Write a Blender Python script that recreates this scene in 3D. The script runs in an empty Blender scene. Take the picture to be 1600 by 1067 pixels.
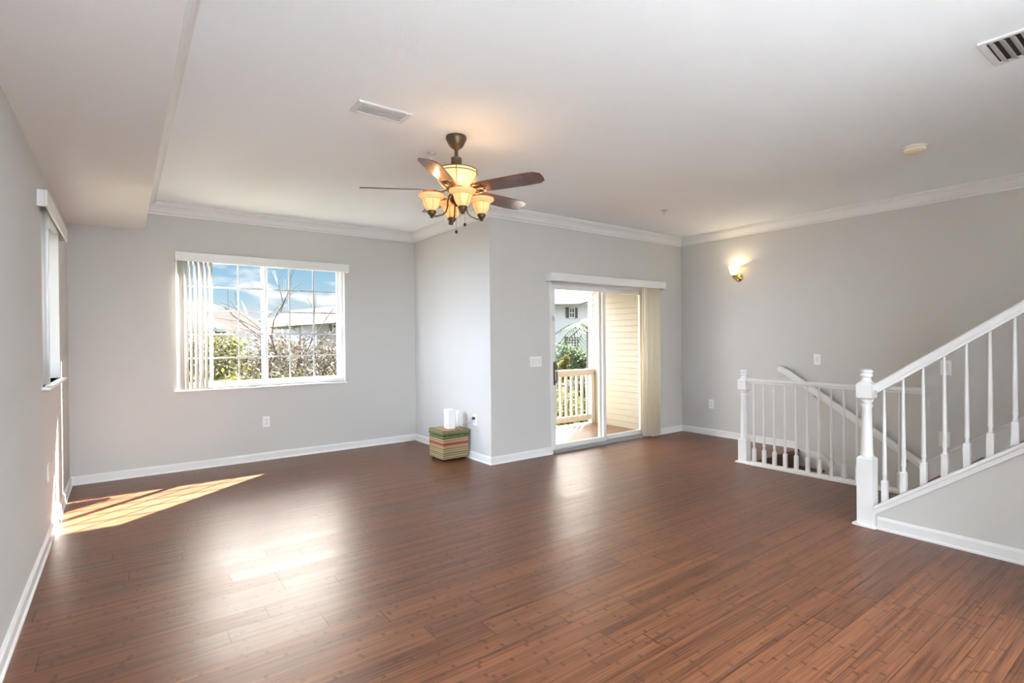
import bpy, bmesh, math, random
from mathutils import Vector, Matrix
random.seed(7)
scene = bpy.context.scene
PI = math.pi
# ------------------------------------------------------------------ camera
F_PX, YAW, PITCH, ROLL = 822.57, 0.63508, -0.004225, -0.00966
cam_d = bpy.data.cameras.new('camera'); cam = bpy.data.objects.new('camera', cam_d)
scene.collection.objects.link(cam); scene.camera = cam
cam_d.sensor_width = 36.0; cam_d.lens = 36.0 * F_PX / 1600.0; cam_d.clip_start = 0.05; cam_d.clip_end = 500
fw = Vector((math.sin(YAW)*math.cos(PITCH), math.cos(YAW)*math.cos(PITCH), math.sin(PITCH)))
rt = Vector((math.cos(YAW), -math.sin(YAW), 0)); up = rt.cross(fw)
r2 = rt*math.cos(ROLL) + up*math.sin(ROLL); u2 = -rt*math.sin(ROLL) + up*math.cos(ROLL)
cam.matrix_world = Matrix(((r2.x, u2.x, -fw.x, 0), (r2.y, u2.y, -fw.y, 0), (r2.z, u2.z, -fw.z, 1.30), (0, 0, 0, 1)))
# ------------------------------------------------------------------ view
vs = scene.view_settings
vs.view_transform = 'Standard'; vs.look = 'None'; vs.gamma = 1.0; vs.exposure = 2.9; vs.use_curve_mapping = False
scene.cycles.max_bounces = 10; scene.cycles.diffuse_bounces = 7; scene.cycles.glossy_bounces = 4
scene.cycles.transparent_max_bounces = 16; scene.cycles.sample_clamp_indirect = 6.0
scene.cycles.caustics_reflective = False; scene.cycles.caustics_refractive = False
# ------------------------------------------------------------------ sky
def sky():
    w = bpy.data.worlds.new('sky'); scene.world = w; w.use_nodes = True
    nt = w.node_tree; nt.nodes.clear(); N = nt.nodes.new; L = nt.links.new
    tc = N('ShaderNodeTexCoord'); sp = N('ShaderNodeSeparateXYZ'); L(tc.outputs['Generated'], sp.inputs[0])
    ramp = N('ShaderNodeValToRGB'); L(sp.outputs['Z'], ramp.inputs[0])
    cr = ramp.color_ramp
    cr.elements[0].position = 0.0; cr.elements[0].color = (0.98, 1.0, 1.0, 1)
    cr.elements[1].position = 1.0; cr.elements[1].color = (0.30, 0.50, 0.85, 1)
    for p, c in ((0.045, (0.93, 1.0, 1.05)), (0.075, (0.62, 0.90, 1.08)), (0.14, (0.40, 0.72, 1.0)), (0.3, (0.40, 0.62, 0.95))):
        e = cr.elements.new(p); e.color = (*c, 1)
    # cumulus banks: stretched noise in the sky direction
    mp = N('ShaderNodeMapping'); mp.inputs['Scale'].default_value = (9, 9, 30); L(tc.outputs['Generated'], mp.inputs[0])
    nz = N('ShaderNodeTexNoise'); nz.inputs['Scale'].default_value = 1.0; nz.inputs['Detail'].default_value = 6; L(mp.outputs[0], nz.inputs['Vector'])
    cl = N('ShaderNodeMapRange'); cl.inputs['From Min'].default_value = 0.50; cl.inputs['From Max'].default_value = 0.62; L(nz.outputs['Fac'], cl.inputs['Value'])
    mix = N('ShaderNodeMix'); mix.data_type = 'RGBA'; L(cl.outputs[0], mix.inputs['Factor']); L(ramp.outputs[0], mix.inputs['A']); mix.inputs['B'].default_value = (1.35, 1.35, 1.33, 1)
    # bright band above the window view, added to light the room
    st = N('ShaderNodeMapRange'); st.interpolation_type = 'SMOOTHSTEP'
    st.inputs['From Min'].default_value = 0.15; st.inputs['From Max'].default_value = 0.27; st.inputs['To Min'].default_value = 0; st.inputs['To Max'].default_value = 1
    L(sp.outputs['Z'], st.inputs['Value'])
    dt = N('ShaderNodeVectorMath'); dt.operation = 'DOT_PRODUCT'; L(tc.outputs['Generated'], dt.inputs[0]); dt.inputs[1].default_value = (-1.0, 0.0, 0)
    mix2 = N('ShaderNodeMix'); mix2.data_type = 'RGBA'; lf = N('ShaderNodeMapRange'); L(dt.outputs['Value'], lf.inputs['Value']); lf.inputs['From Min'].default_value = 0.62; lf.inputs['From Max'].default_value = 0.92
    mxf = N('ShaderNodeMath'); mxf.operation = 'MAXIMUM'; L(st.outputs[0], mxf.inputs[0]); L(lf.outputs[0], mxf.inputs[1]); L(mxf.outputs[0], mix2.inputs['Factor']); lo = N('ShaderNodeVectorMath'); lo.operation = 'SCALE'; lo.inputs['Scale'].default_value = SKY_LOW; L(mix.outputs['Result'], lo.inputs[0]); L(lo.outputs[0], mix2.inputs['A'])
    # unseen band shaped for room light: strongest left, dimmed behind and right
    br = N('ShaderNodeMapRange'); br.inputs['From Min'].default_value = 0.62; br.inputs['From Max'].default_value = 0.92; br.inputs['To Min'].default_value = SKY_BACK; br.inputs['To Max'].default_value = SKY_BANK
    L(dt.outputs['Value'], br.inputs['Value'])
    vm = N('ShaderNodeVectorMath'); vm.operation = 'SCALE'; tn = N('ShaderNodeMix'); tn.data_type = 'RGBA'; tf = N('ShaderNodeMapRange'); L(dt.outputs['Value'], tf.inputs['Value']); tf.inputs['From Min'].default_value = .5; tf.inputs['From Max'].default_value = .9; L(tf.outputs[0], tn.inputs['Factor']); tn.inputs['A'].default_value = (1.0, .92, .83, 1); tn.inputs['B'].default_value = (.78, .96, 1.22, 1); L(tn.outputs['Result'], vm.inputs[0]); rf = N('ShaderNodeMapRange'); L(sp.outputs['Y'], rf.inputs['Value']); rf.inputs['From Min'].default_value = -.45; rf.inputs['From Max'].default_value = .05; rf.inputs['To Min'].default_value = .14
    rm = N('ShaderNodeMath'); rm.operation = 'MULTIPLY'; L(br.outputs[0], rm.inputs[0]); L(rf.outputs[0], rm.inputs[1]); xf = N('ShaderNodeMapRange'); L(sp.outputs['X'], xf.inputs['Value']); xf.inputs['From Min'].default_value = .38; xf.inputs['From Max'].default_value = .68; xf.inputs['To Min'].default_value = 1.0; xf.inputs['To Max'].default_value = .45
    xm = N('ShaderNodeMath'); xm.operation = 'MULTIPLY'; L(rm.outputs[0], xm.inputs[0]); L(xf.outputs[0], xm.inputs[1]); L(xm.outputs[0], vm.inputs['Scale']); L(vm.outputs[0], mix2.inputs['B'])
    st2 = N('ShaderNodeMapRange'); st2.interpolation_type = 'SMOOTHSTEP'
    st2.inputs['From Min'].default_value = 0.46; st2.inputs['From Max'].default_value = 0.66
    L(sp.outputs['Z'], st2.inputs['Value'])
    mix3 = N('ShaderNodeMix'); mix3.data_type = 'RGBA'; L(st2.outputs[0], mix3.inputs['Factor']); L(mix2.outputs['Result'], mix3.inputs['A'])
    mix3.inputs['B'].default_value = (SKY_HI*0.9, SKY_HI*0.97, SKY_HI*1.06, 1)
    bg = N('ShaderNodeBackground'); L(mix3.outputs['Result'], bg.inputs['Color']); bg.inputs['Strength'].default_value = 1.0
    out = N('ShaderNodeOutputWorld'); L(bg.outputs[0], out.inputs['Surface'])
SKY_HI, SKY_BANK, SKY_BACK, SKY_LOW = 0.40, 6.8, 2.5, 0.110   # overhead sky, added bright band (left, elsewhere), visible low sky
sky()
# ------------------------------------------------------------------ sun (comes in through the far window)
sd = bpy.data.lights.new('sun', 'SUN'); sd.energy = 14.0; sd.angle = math.radians(0.5); sd.color = (1.0, 0.94, 0.86)
so = bpy.data.objects.new('sun', sd); scene.collection.objects.link(so)
SUN_DIR = Vector((-0.83, -0.66, -0.84)).normalized()
so.rotation_euler = SUN_DIR.to_track_quat('-Z', 'Y').to_euler(); so.location = (20, 20, 22)

# ================================================================== materials
def mat(name, color=(.8, .8, .8), rough=.5, metal=0.0, spec=.5, coat=0.0, bump=None, emit=None, estr=0.0):
    m = bpy.data.materials.new(name); m.use_nodes = True
    nt = m.node_tree; b = nt.nodes['Principled BSDF']
    b.inputs['Base Color'].default_value = (*color, 1); b.inputs['Roughness'].default_value = rough
    b.inputs['Metallic'].default_value = metal; b.inputs['Specular IOR Level'].default_value = spec
    b.inputs['Coat Weight'].default_value = coat
    if emit: b.inputs['Emission Color'].default_value = (*emit, 1); b.inputs['Emission Strength'].default_value = estr
    if bump:
        sc, st, ds = bump
        tc = nt.nodes.new('ShaderNodeTexCoord'); nz = nt.nodes.new('ShaderNodeTexNoise'); bp = nt.nodes.new('ShaderNodeBump')
        nz.inputs['Scale'].default_value = sc; nz.inputs['Detail'].default_value = 3
        bp.inputs['Strength'].default_value = st; bp.inputs['Distance'].default_value = ds
        nt.links.new(tc.outputs['Object'], nz.inputs['Vector']); nt.links.new(nz.outputs['Fac'], bp.inputs['Height']); nt.links.new(bp.outputs[0], b.inputs['Normal'])
    return m
def vary(m, c1, c2, scale=3.0, detail=4, stretch=(1, 1, 1)):
    nt = m.node_tree; b = nt.nodes['Principled BSDF']
    tc = nt.nodes.new('ShaderNodeTexCoord'); mp = nt.nodes.new('ShaderNodeMapping'); mp.inputs['Scale'].default_value = stretch
    nz = nt.nodes.new('ShaderNodeTexNoise'); nz.inputs['Scale'].default_value = scale; nz.inputs['Detail'].default_value = detail
    cr = nt.nodes.new('ShaderNodeValToRGB'); cr.color_ramp.elements[0].color = (*c1, 1); cr.color_ramp.elements[1].color = (*c2, 1)
    cr.color_ramp.elements[0].position = .35; cr.color_ramp.elements[1].position = .65
    nt.links.new(tc.outputs['Object'], mp.inputs[0]); nt.links.new(mp.outputs[0], nz.inputs['Vector']); nt.links.new(nz.outputs['Fac'], cr.inputs[0]); nt.links.new(cr.outputs[0], b.inputs['Base Color'])
    return m

M = {}
M['wall'] = mat('wall_paint', (.565, .555, .535), .75, spec=.3, bump=(170, .12, .003))
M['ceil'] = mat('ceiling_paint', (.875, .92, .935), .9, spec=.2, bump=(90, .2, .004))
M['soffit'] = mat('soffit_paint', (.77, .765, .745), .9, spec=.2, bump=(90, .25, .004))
M['trim'] = mat('white_trim', (.73, .73, .722), .35)
M['white'] = mat('white_plastic', (.82, .82, .80), .35)
M['vinyl'] = mat('white_vinyl', (.85, .86, .86), .4)
M['alu'] = mat('grey_aluminium', (.52, .53, .54), .35, metal=.6)
M['alupaint'] = mat('painted_aluminium', (.72, .72, .71), .4)
M['grille'] = mat('grey_grille', (.62, .62, .63), .4)
M['brass'] = mat('brass', (.55, .40, .16), .25, metal=1)
M['bronze'] = mat('dark_bronze', (.13, .095, .055), .38, metal=.7)
M['handle'] = mat('brown_handle', (.16, .12, .10), .35, metal=.3)
M['black'] = mat('black_plastic', (.015, .015, .015), .4)
M['slot'] = mat('dark_gap', (.03, .03, .03), .8)
M['ivory'] = mat('ivory_plastic', (.78, .68, .50), .45)
M['chrome'] = mat('satin_steel', (.6, .6, .6), .3, metal=.9)
M['cable'] = mat('grey_cable', (.45, .45, .44), .5)
M['louver'] = mat('vent_louver', (.80, .80, .79), .5)
M['deck'] = vary(mat('deck_boards', (.2, .1, .06), .45), (.15, .08, .05), (.22, .13, .08), 4, 4, (1, 12, 1))
M['riser'] = vary(mat('dark_riser', (.10, .05, .03), .5), (.09, .045, .025), (.14, .07, .04), 6, 4, (1, 1, 10))
M['hwhite'] = mat('house_siding', (.62, .70, .78), .7)
M['hcream'] = mat('house_stucco', (.22, .225, .23), .7)
M['shutter'] = mat('dark_shutter', (.03, .035, .05), .6)
M['hglass'] = mat('dark_pane', (.03, .04, .055), .15)
M['roofbrown'] = vary(mat('brown_shingle', (.05, .04, .034), .9), (.043, .034, .029), (.058, .046, .039), 2, 5)
M['roofpale'] = vary(mat('pale_shingle', (.13, .125, .118), .9), (.115, .11, .104), (.145, .138, .13), 2, 5)
M['fascia'] = mat('pale_fascia', (.5, .5, .5), .6)
M['grass'] = vary(mat('dry_grass', (.11, .10, .07), .9), (.09, .09, .05), (.13, .115, .085), .8, 5)
M['bark'] = mat('bark', (.10, .08, .065), .9)
M['twig'] = mat('pale_twig', (.12, .095, .078), .9)

def leafmat(name, c1, c2, scale=1.2):
    m = vary(mat(name, c1, .6, spec=.3), c1, c2, scale, 4)
    nt = m.node_tree; b = nt.nodes['Principled BSDF']; out = nt.nodes['Material Output']
    tr = nt.nodes.new('ShaderNodeBsdfTranslucent'); mx = nt.nodes.new('ShaderNodeMixShader'); mx.inputs[0].default_value = .4
    nt.links.new(b.inputs['Base Color'].links[0].from_socket, tr.inputs['Color'])
    nt.links.new(b.outputs[0], mx.inputs[1]); nt.links.new(tr.outputs[0], mx.inputs[2]); nt.links.new(mx.outputs[0], out.inputs['Surface'])
    return m
M['leaf_tan'] = leafmat('tan_leaves', (0.050, 0.040, 0.028), (0.072, 0.063, 0.044))
M['leaf_olive'] = leafmat('olive_leaves', (0.032, 0.034, 0.014), (0.060, 0.060, 0.026))
M['leaf_lime'] = leafmat('lime_leaves', (0.072, 0.076, 0.019), (0.136, 0.128, 0.038))
M['leaf_green'] = leafmat('green_leaves', (0.020, 0.034, 0.009), (0.040, 0.054, 0.014))
M['leaf_dark'] = leafmat('dark_leaves', (.035, .05, .03), (.07, .09, .05))
M['leaf_grey'] = leafmat('grey_leaves', (0.048, 0.044, 0.037), (0.072, 0.066, 0.054))

def glass_mat():
    m = bpy.data.materials.new('window_glass'); m.use_nodes = True; nt = m.node_tree; nt.nodes.clear()
    t = nt.nodes.new('ShaderNodeBsdfTransparent'); t.inputs[0].default_value = (.97, .98, .98, 1)
    g = nt.nodes.new('ShaderNodeBsdfGlossy'); g.inputs['Roughness'].default_value = .02
    f = nt.nodes.new('ShaderNodeFresnel'); f.inputs[0].default_value = 1.15
    mx = nt.nodes.new('ShaderNodeMixShader'); o = nt.nodes.new('ShaderNodeOutputMaterial')
    ge = nt.nodes.new('ShaderNodeNewGeometry'); iv = nt.nodes.new('ShaderNodeMath'); iv.operation = 'SUBTRACT'; iv.inputs[0].default_value = 1; nt.links.new(ge.outputs['Backfacing'], iv.inputs[1])
    ml = nt.nodes.new('ShaderNodeMath'); ml.operation = 'MULTIPLY'; nt.links.new(f.outputs[0], ml.inputs[0]); nt.links.new(iv.outputs[0], ml.inputs[1])
    nt.links.new(ml.outputs[0], mx.inputs[0]); nt.links.new(t.outputs[0], mx.inputs[1]); nt.links.new(g.outputs[0], mx.inputs[2]); nt.links.new(mx.outputs[0], o.inputs[0])
    return m
M['glass'] = glass_mat()

def translucent_mat(name, col, tcol, fac, emit=None, estr=0, rough=.4):
    m = mat(name, col, rough, emit=emit, estr=estr); nt = m.node_tree; b = nt.nodes['Principled BSDF']; out = nt.nodes['Material Output']
    tr = nt.nodes.new('ShaderNodeBsdfTranslucent'); tr.inputs['Color'].default_value = (*tcol, 1)
    mx = nt.nodes.new('ShaderNodeMixShader'); mx.inputs[0].default_value = fac
    nt.links.new(b.outputs[0], mx.inputs[1]); nt.links.new(tr.outputs[0], mx.inputs[2]); nt.links.new(mx.outputs[0], out.inputs['Surface'])
    return m
M['slat'] = translucent_mat('blind_slat', (.80, .79, .77), (.80, .79, .76), .35)
M['slatcream'] = translucent_mat('cream_blind_slat', (.92, .87, .70), (.9, .82, .62), .3)
M['shade'] = translucent_mat('amber_glass', (.80, .58, .34), (.95, .74, .46), .3, (1.0, .62, .32), .030, .25)
M['bowl'] = translucent_mat('amber_bowl_glass', (.85, .66, .38), (.95, .78, .48), .3, (1.0, .70, .36), .085, .25)
M['tulip'] = translucent_mat('sconce_glass', (.9, .85, .72), (.95, .88, .7), .5, (1.0, .82, .52), .16, .25)
M['bulb'] = mat('lit_bulb', (1, .9, .7), .4, emit=(1.0, .78, .45), estr=1.0)

def blade_mat():
    m = mat('cherry_blade', (.10, .035, .02), .22, spec=.5, coat=.6)
    vary(m, (.095, .030, .017), (.12, .040, .022), 5, 3, (1, 1, 1)); m.node_tree.nodes['Principled BSDF'].inputs['Coat Roughness'].default_value = .2
    return m
M['blade'] = blade_mat()

def floor_mat(name='bamboo_floor'):
    m = bpy.data.materials.new(name); m.use_nodes = True; nt = m.node_tree; b = nt.nodes['Principled BSDF']; N = nt.nodes.new; L = nt.links.new
    tc = N('ShaderNodeTexCoord'); P = tc.outputs['Object']
    def math_(op, a, bb=None, c=None):
        n = N('ShaderNodeMath'); n.operation = op
        for i, v in enumerate((a, bb, c)):
            if v is None: continue
            if isinstance(v, (int, float)): n.inputs[i].default_value = v
            else: L(v, n.inputs[i])
        return n.outputs[0]
    sp = N('ShaderNodeSeparateXYZ'); L(P, sp.inputs[0]); X, Y = sp.outputs[0], sp.outputs[1]
    PW, PL = .128, 1.22
    def white(v, seed):
        n = N('ShaderNodeTexWhiteNoise'); n.noise_dimensions = '1D'; L(math_('ADD', v, seed), n.inputs['W']); return n.outputs['Value']
    row = math_('FLOOR', math_('DIVIDE', math_('ADD', Y, .012), PW)); fy = math_('FRACT', math_('DIVIDE', math_('ADD', Y, .012), PW))
    xs = math_('ADD', math_('DIVIDE', X, PL), math_('MULTIPLY', white(row, 3.3), 7.0))
    col = math_('FLOOR', xs); fx = math_('FRACT', xs)
    pid = white(math_('ADD', math_('MULTIPLY', row, 17.13), math_('MULTIPLY', col, 5.71)), 1.7)
    # gaps between planks
    gy = math_('LESS_THAN', math_('MINIMUM', fy, math_('SUBTRACT', 1.0, fy)), .0105)
    gx = math_('LESS_THAN', math_('MINIMUM', fx, math_('SUBTRACT', 1.0, fx)), .0014)
    gap = math_('MAXIMUM', gy, gx)
    # bamboo strips in a plank, with nodes
    SW = .0213
    srow = math_('FLOOR', math_('DIVIDE', math_('ADD', Y, .012), SW))
    sid = white(math_('ADD', math_('MULTIPLY', srow, 3.77), math_('MULTIPLY', col, 11.3)), 9.1)
    nx = math_('FRACT', math_('ADD', math_('DIVIDE', X, .24), math_('MULTIPLY', sid, 13.0)))
    node = math_('MULTIPLY', math_('LESS_THAN', nx, .065), math_('GREATER_THAN', white(math_('ADD', math_('FLOOR', math_('ADD', math_('DIVIDE', X, .24), math_('MULTIPLY', sid, 13.0))), math_('MULTIPLY', srow, 1.91)), 4.4), .35))
    mp = N('ShaderNodeMapping'); mp.inputs['Scale'].default_value = (3.0, 150.0, 1); L(P, mp.inputs[0])
    nz = N('ShaderNodeTexNoise'); nz.inputs['Scale'].default_value = 1.0; nz.inputs['Detail'].default_value = 5; L(mp.outputs[0], nz.inputs['Vector'])
    mp2 = N('ShaderNodeMapping'); mp2.inputs['Scale'].default_value = (9.0, 40.0, 1); L(P, mp2.inputs[0])
    nz2 = N('ShaderNodeTexNoise'); nz2.inputs['Scale'].default_value = 1.0; nz2.inputs['Detail'].default_value = 3; L(mp2.outputs[0], nz2.inputs['Vector'])
    tone = math_('ADD', math_('ADD', math_('MULTIPLY', nz.outputs['Fac'], 1.5), math_('MULTIPLY', sid, .30)), math_('MULTIPLY', pid, .20))
    tone = math_('SUBTRACT', tone, .62)
    cr = N('ShaderNodeValToRGB'); L(tone, cr.inputs[0]); r = cr.color_ramp
    r.elements[0].position = .0; r.elements[0].color = (*FLOOR_DARK, 1); r.elements[1].position = .75; r.elements[1].color = (*FLOOR_LIGHT, 1)
    nmask = math_('MULTIPLY', node, math_('MULTIPLY', nz2.outputs['Fac'], 1.0))
    mx = N('ShaderNodeMix'); mx.data_type = 'RGBA'; L(nmask, mx.inputs['Factor']); L(cr.outputs[0], mx.inputs['A']); mx.inputs['B'].default_value = (.030, .008, .004, 1)
    mx2 = N('ShaderNodeMix'); mx2.data_type = 'RGBA'; L(math_('MULTIPLY', gap, .72), mx2.inputs['Factor']); L(mx.outputs['Result'], mx2.inputs['A']); mx2.inputs['B'].default_value = (.02, .008, .004, 1)
    L(mx2.outputs['Result'], b.inputs['Base Color'])
    rr = math_('ADD', FLOOR_ROUGH, math_('ADD', math_('MULTIPLY', pid, .05), math_('MULTIPLY', nz2.outputs['Fac'], .05))); L(rr, b.inputs['Roughness'])
    L(math_('SUBTRACT', .5, math_('MULTIPLY', gap, .25)), b.inputs['Specular IOR Level']); b.inputs['IOR'].default_value = 1.52
    h = math_('SUBTRACT', math_('MULTIPLY', nz.outputs['Fac'], .12), gap)
    tilt = math_('MULTIPLY', math_('SUBTRACT', fy, .5), math_('SUBTRACT', pid, .5)); h = math_('ADD', h, math_('MULTIPLY', tilt, .35))
    bp = N('ShaderNodeBump'); bp.inputs['Strength'].default_value = .25; bp.inputs['Distance'].default_value = .002; L(h, bp.inputs['Height']); L(bp.outputs[0], b.inputs['Normal'])
    return m
FLOOR_DARK = (.048, .015, .006); FLOOR_LIGHT = (.198, .075, .033); FLOOR_ROUGH = .31
M['floor'] = floor_mat()

def siding_mat(name, base, pitch, axis='Z', depth=.006):
    m = mat(name, base, .6); nt = m.node_tree; b = nt.nodes['Principled BSDF']; N = nt.nodes.new; L = nt.links.new
    tc = N('ShaderNodeTexCoord'); sp = N('ShaderNodeSeparateXYZ'); L(tc.outputs['Object'], sp.inputs[0])
    d = N('ShaderNodeMath'); d.operation = 'DIVIDE'; L(sp.outputs[axis], d.inputs[0]); d.inputs[1].default_value = pitch
    f = N('ShaderNodeMath'); f.operation = 'FRACT'; L(d.outputs[0], f.inputs[0])
    inv = N('ShaderNodeMath'); inv.operation = 'SUBTRACT'; inv.inputs[0].default_value = 1; L(f.outputs[0], inv.inputs[1])
    bp = N('ShaderNodeBump'); bp.inputs['Strength'].default_value = 1; bp.inputs['Distance'].default_value = depth; L(inv.outputs[0], bp.inputs['Height']); L(bp.outputs[0], b.inputs['Normal'])
    return m
M['hwhite'] = siding_mat('house_lap_siding', (.36, .40, .45), .2, 'Z', .03)

def wicker_mat():
    m = mat('striped_wicker', (.5, .4, .2), .7); nt = m.node_tree; b = nt.nodes['Principled BSDF']; N = nt.nodes.new; L = nt.links.new
    tc = N('ShaderNodeTexCoord'); sp = N('ShaderNodeSeparateXYZ'); L(tc.outputs['Object'], sp.inputs[0])
    # side stripes by height, top stripes by x
    mr = N('ShaderNodeMapRange'); mr.inputs['From Min'].default_value = .02; mr.inputs['From Max'].default_value = .32; L(sp.outputs['Z'], mr.inputs['Value'])
    r1 = N('ShaderNodeValToRGB'); r1.color_ramp.interpolation = 'CONSTANT'; L(mr.outputs[0], r1.inputs[0])
    tan, grn, red, orr, drk, olv = (.42, .31, .17), (.09, .14, .04), (.26, .035, .018), (.45, .155, .085), (.035, .035, .02), (.20, .18, .07)
    st = [(0, tan), (.05, olv), (.09, tan), (.13, olv), (.18, tan), (.215, drk), (.245, tan), (.30, olv), (.33, tan), (.37, olv), (.42, tan), (.47, orr), (.52, red), (.585, orr), (.62, tan), (.66, olv), (.69, tan), (.74, drk), (.765, grn), (.83, tan), (.845, drk), (.865, grn), (.93, olv)]
    e = r1.color_ramp.elements; e[0].position = 0; e[0].color = (*st[0][1], 1); e[1].position = st[1][0]; e[1].color = (*st[1][1], 1)
    for p, c in st[2:]: k = e.new(p); k.color = (*c, 1)
    my = N('ShaderNodeMapRange'); my.inputs['From Min'].default_value = -.16; my.inputs['From Max'].default_value = .16; L(sp.outputs['X'], my.inputs['Value'])
    r3 = N('ShaderNodeValToRGB'); r3.color_ramp.interpolation = 'CONSTANT'; L(my.outputs[0], r3.inputs[0])
    st = [(0, olv), (.14, tan), (.24, orr), (.38, tan), (.52, orr), (.6, red), (.66, tan), (.82, olv), (.92, grn)]
    e = r3.color_ramp.elements; e[0].position = 0; e[0].color = (*st[0][1], 1); e[1].position = st[1][0]; e[1].color = (*st[1][1], 1)
    for p, c in st[2:]: k = e.new(p); k.color = (*c, 1)
    ge = N('ShaderNodeNewGeometry'); sn = N('ShaderNodeSeparateXYZ'); L(ge.outputs['Normal'], sn.inputs[0])
    gt = N('ShaderNodeMath'); gt.operation = 'GREATER_THAN'; gt.inputs[1].default_value = .6; L(sn.outputs['Z'], gt.inputs[0])
    mx = N('ShaderNodeMix'); mx.data_type = 'RGBA'; L(gt.outputs[0], mx.inputs['Factor']); L(r1.outputs[0], mx.inputs['A']); L(r3.outputs[0], mx.inputs['B'])
    # weave: checker of fine strands
    ck = N('ShaderNodeTexChecker'); ck.inputs['Scale'].default_value = 75; L(tc.outputs['Object'], ck.inputs['Vector']); ck.inputs['Color1'].default_value = (1, 1, 1, 1); ck.inputs['Color2'].default_value = (.62, .6, .55, 1)
    nz = N('ShaderNodeTexNoise'); nz.inputs['Scale'].default_value = 60; L(tc.outputs['Object'], nz.inputs['Vector'])
    mm = N('ShaderNodeMix'); mm.data_type = 'RGBA'; mm.blend_type = 'MULTIPLY'; mm.inputs['Factor'].default_value = .8; L(mx.outputs['Result'], mm.inputs['A']); L(ck.outputs['Color'], mm.inputs['B'])
    L(mm.outputs['Result'], b.inputs['Base Color'])
    bp = N('ShaderNodeBump'); bp.inputs['Strength'].default_value = .8; bp.inputs['Distance'].default_value = .006; L(nz.outputs['Fac'], bp.inputs['Height']); L(bp.outputs[0], b.inputs['Normal'])
    return m
M['wicker'] = wicker_mat()

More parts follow.
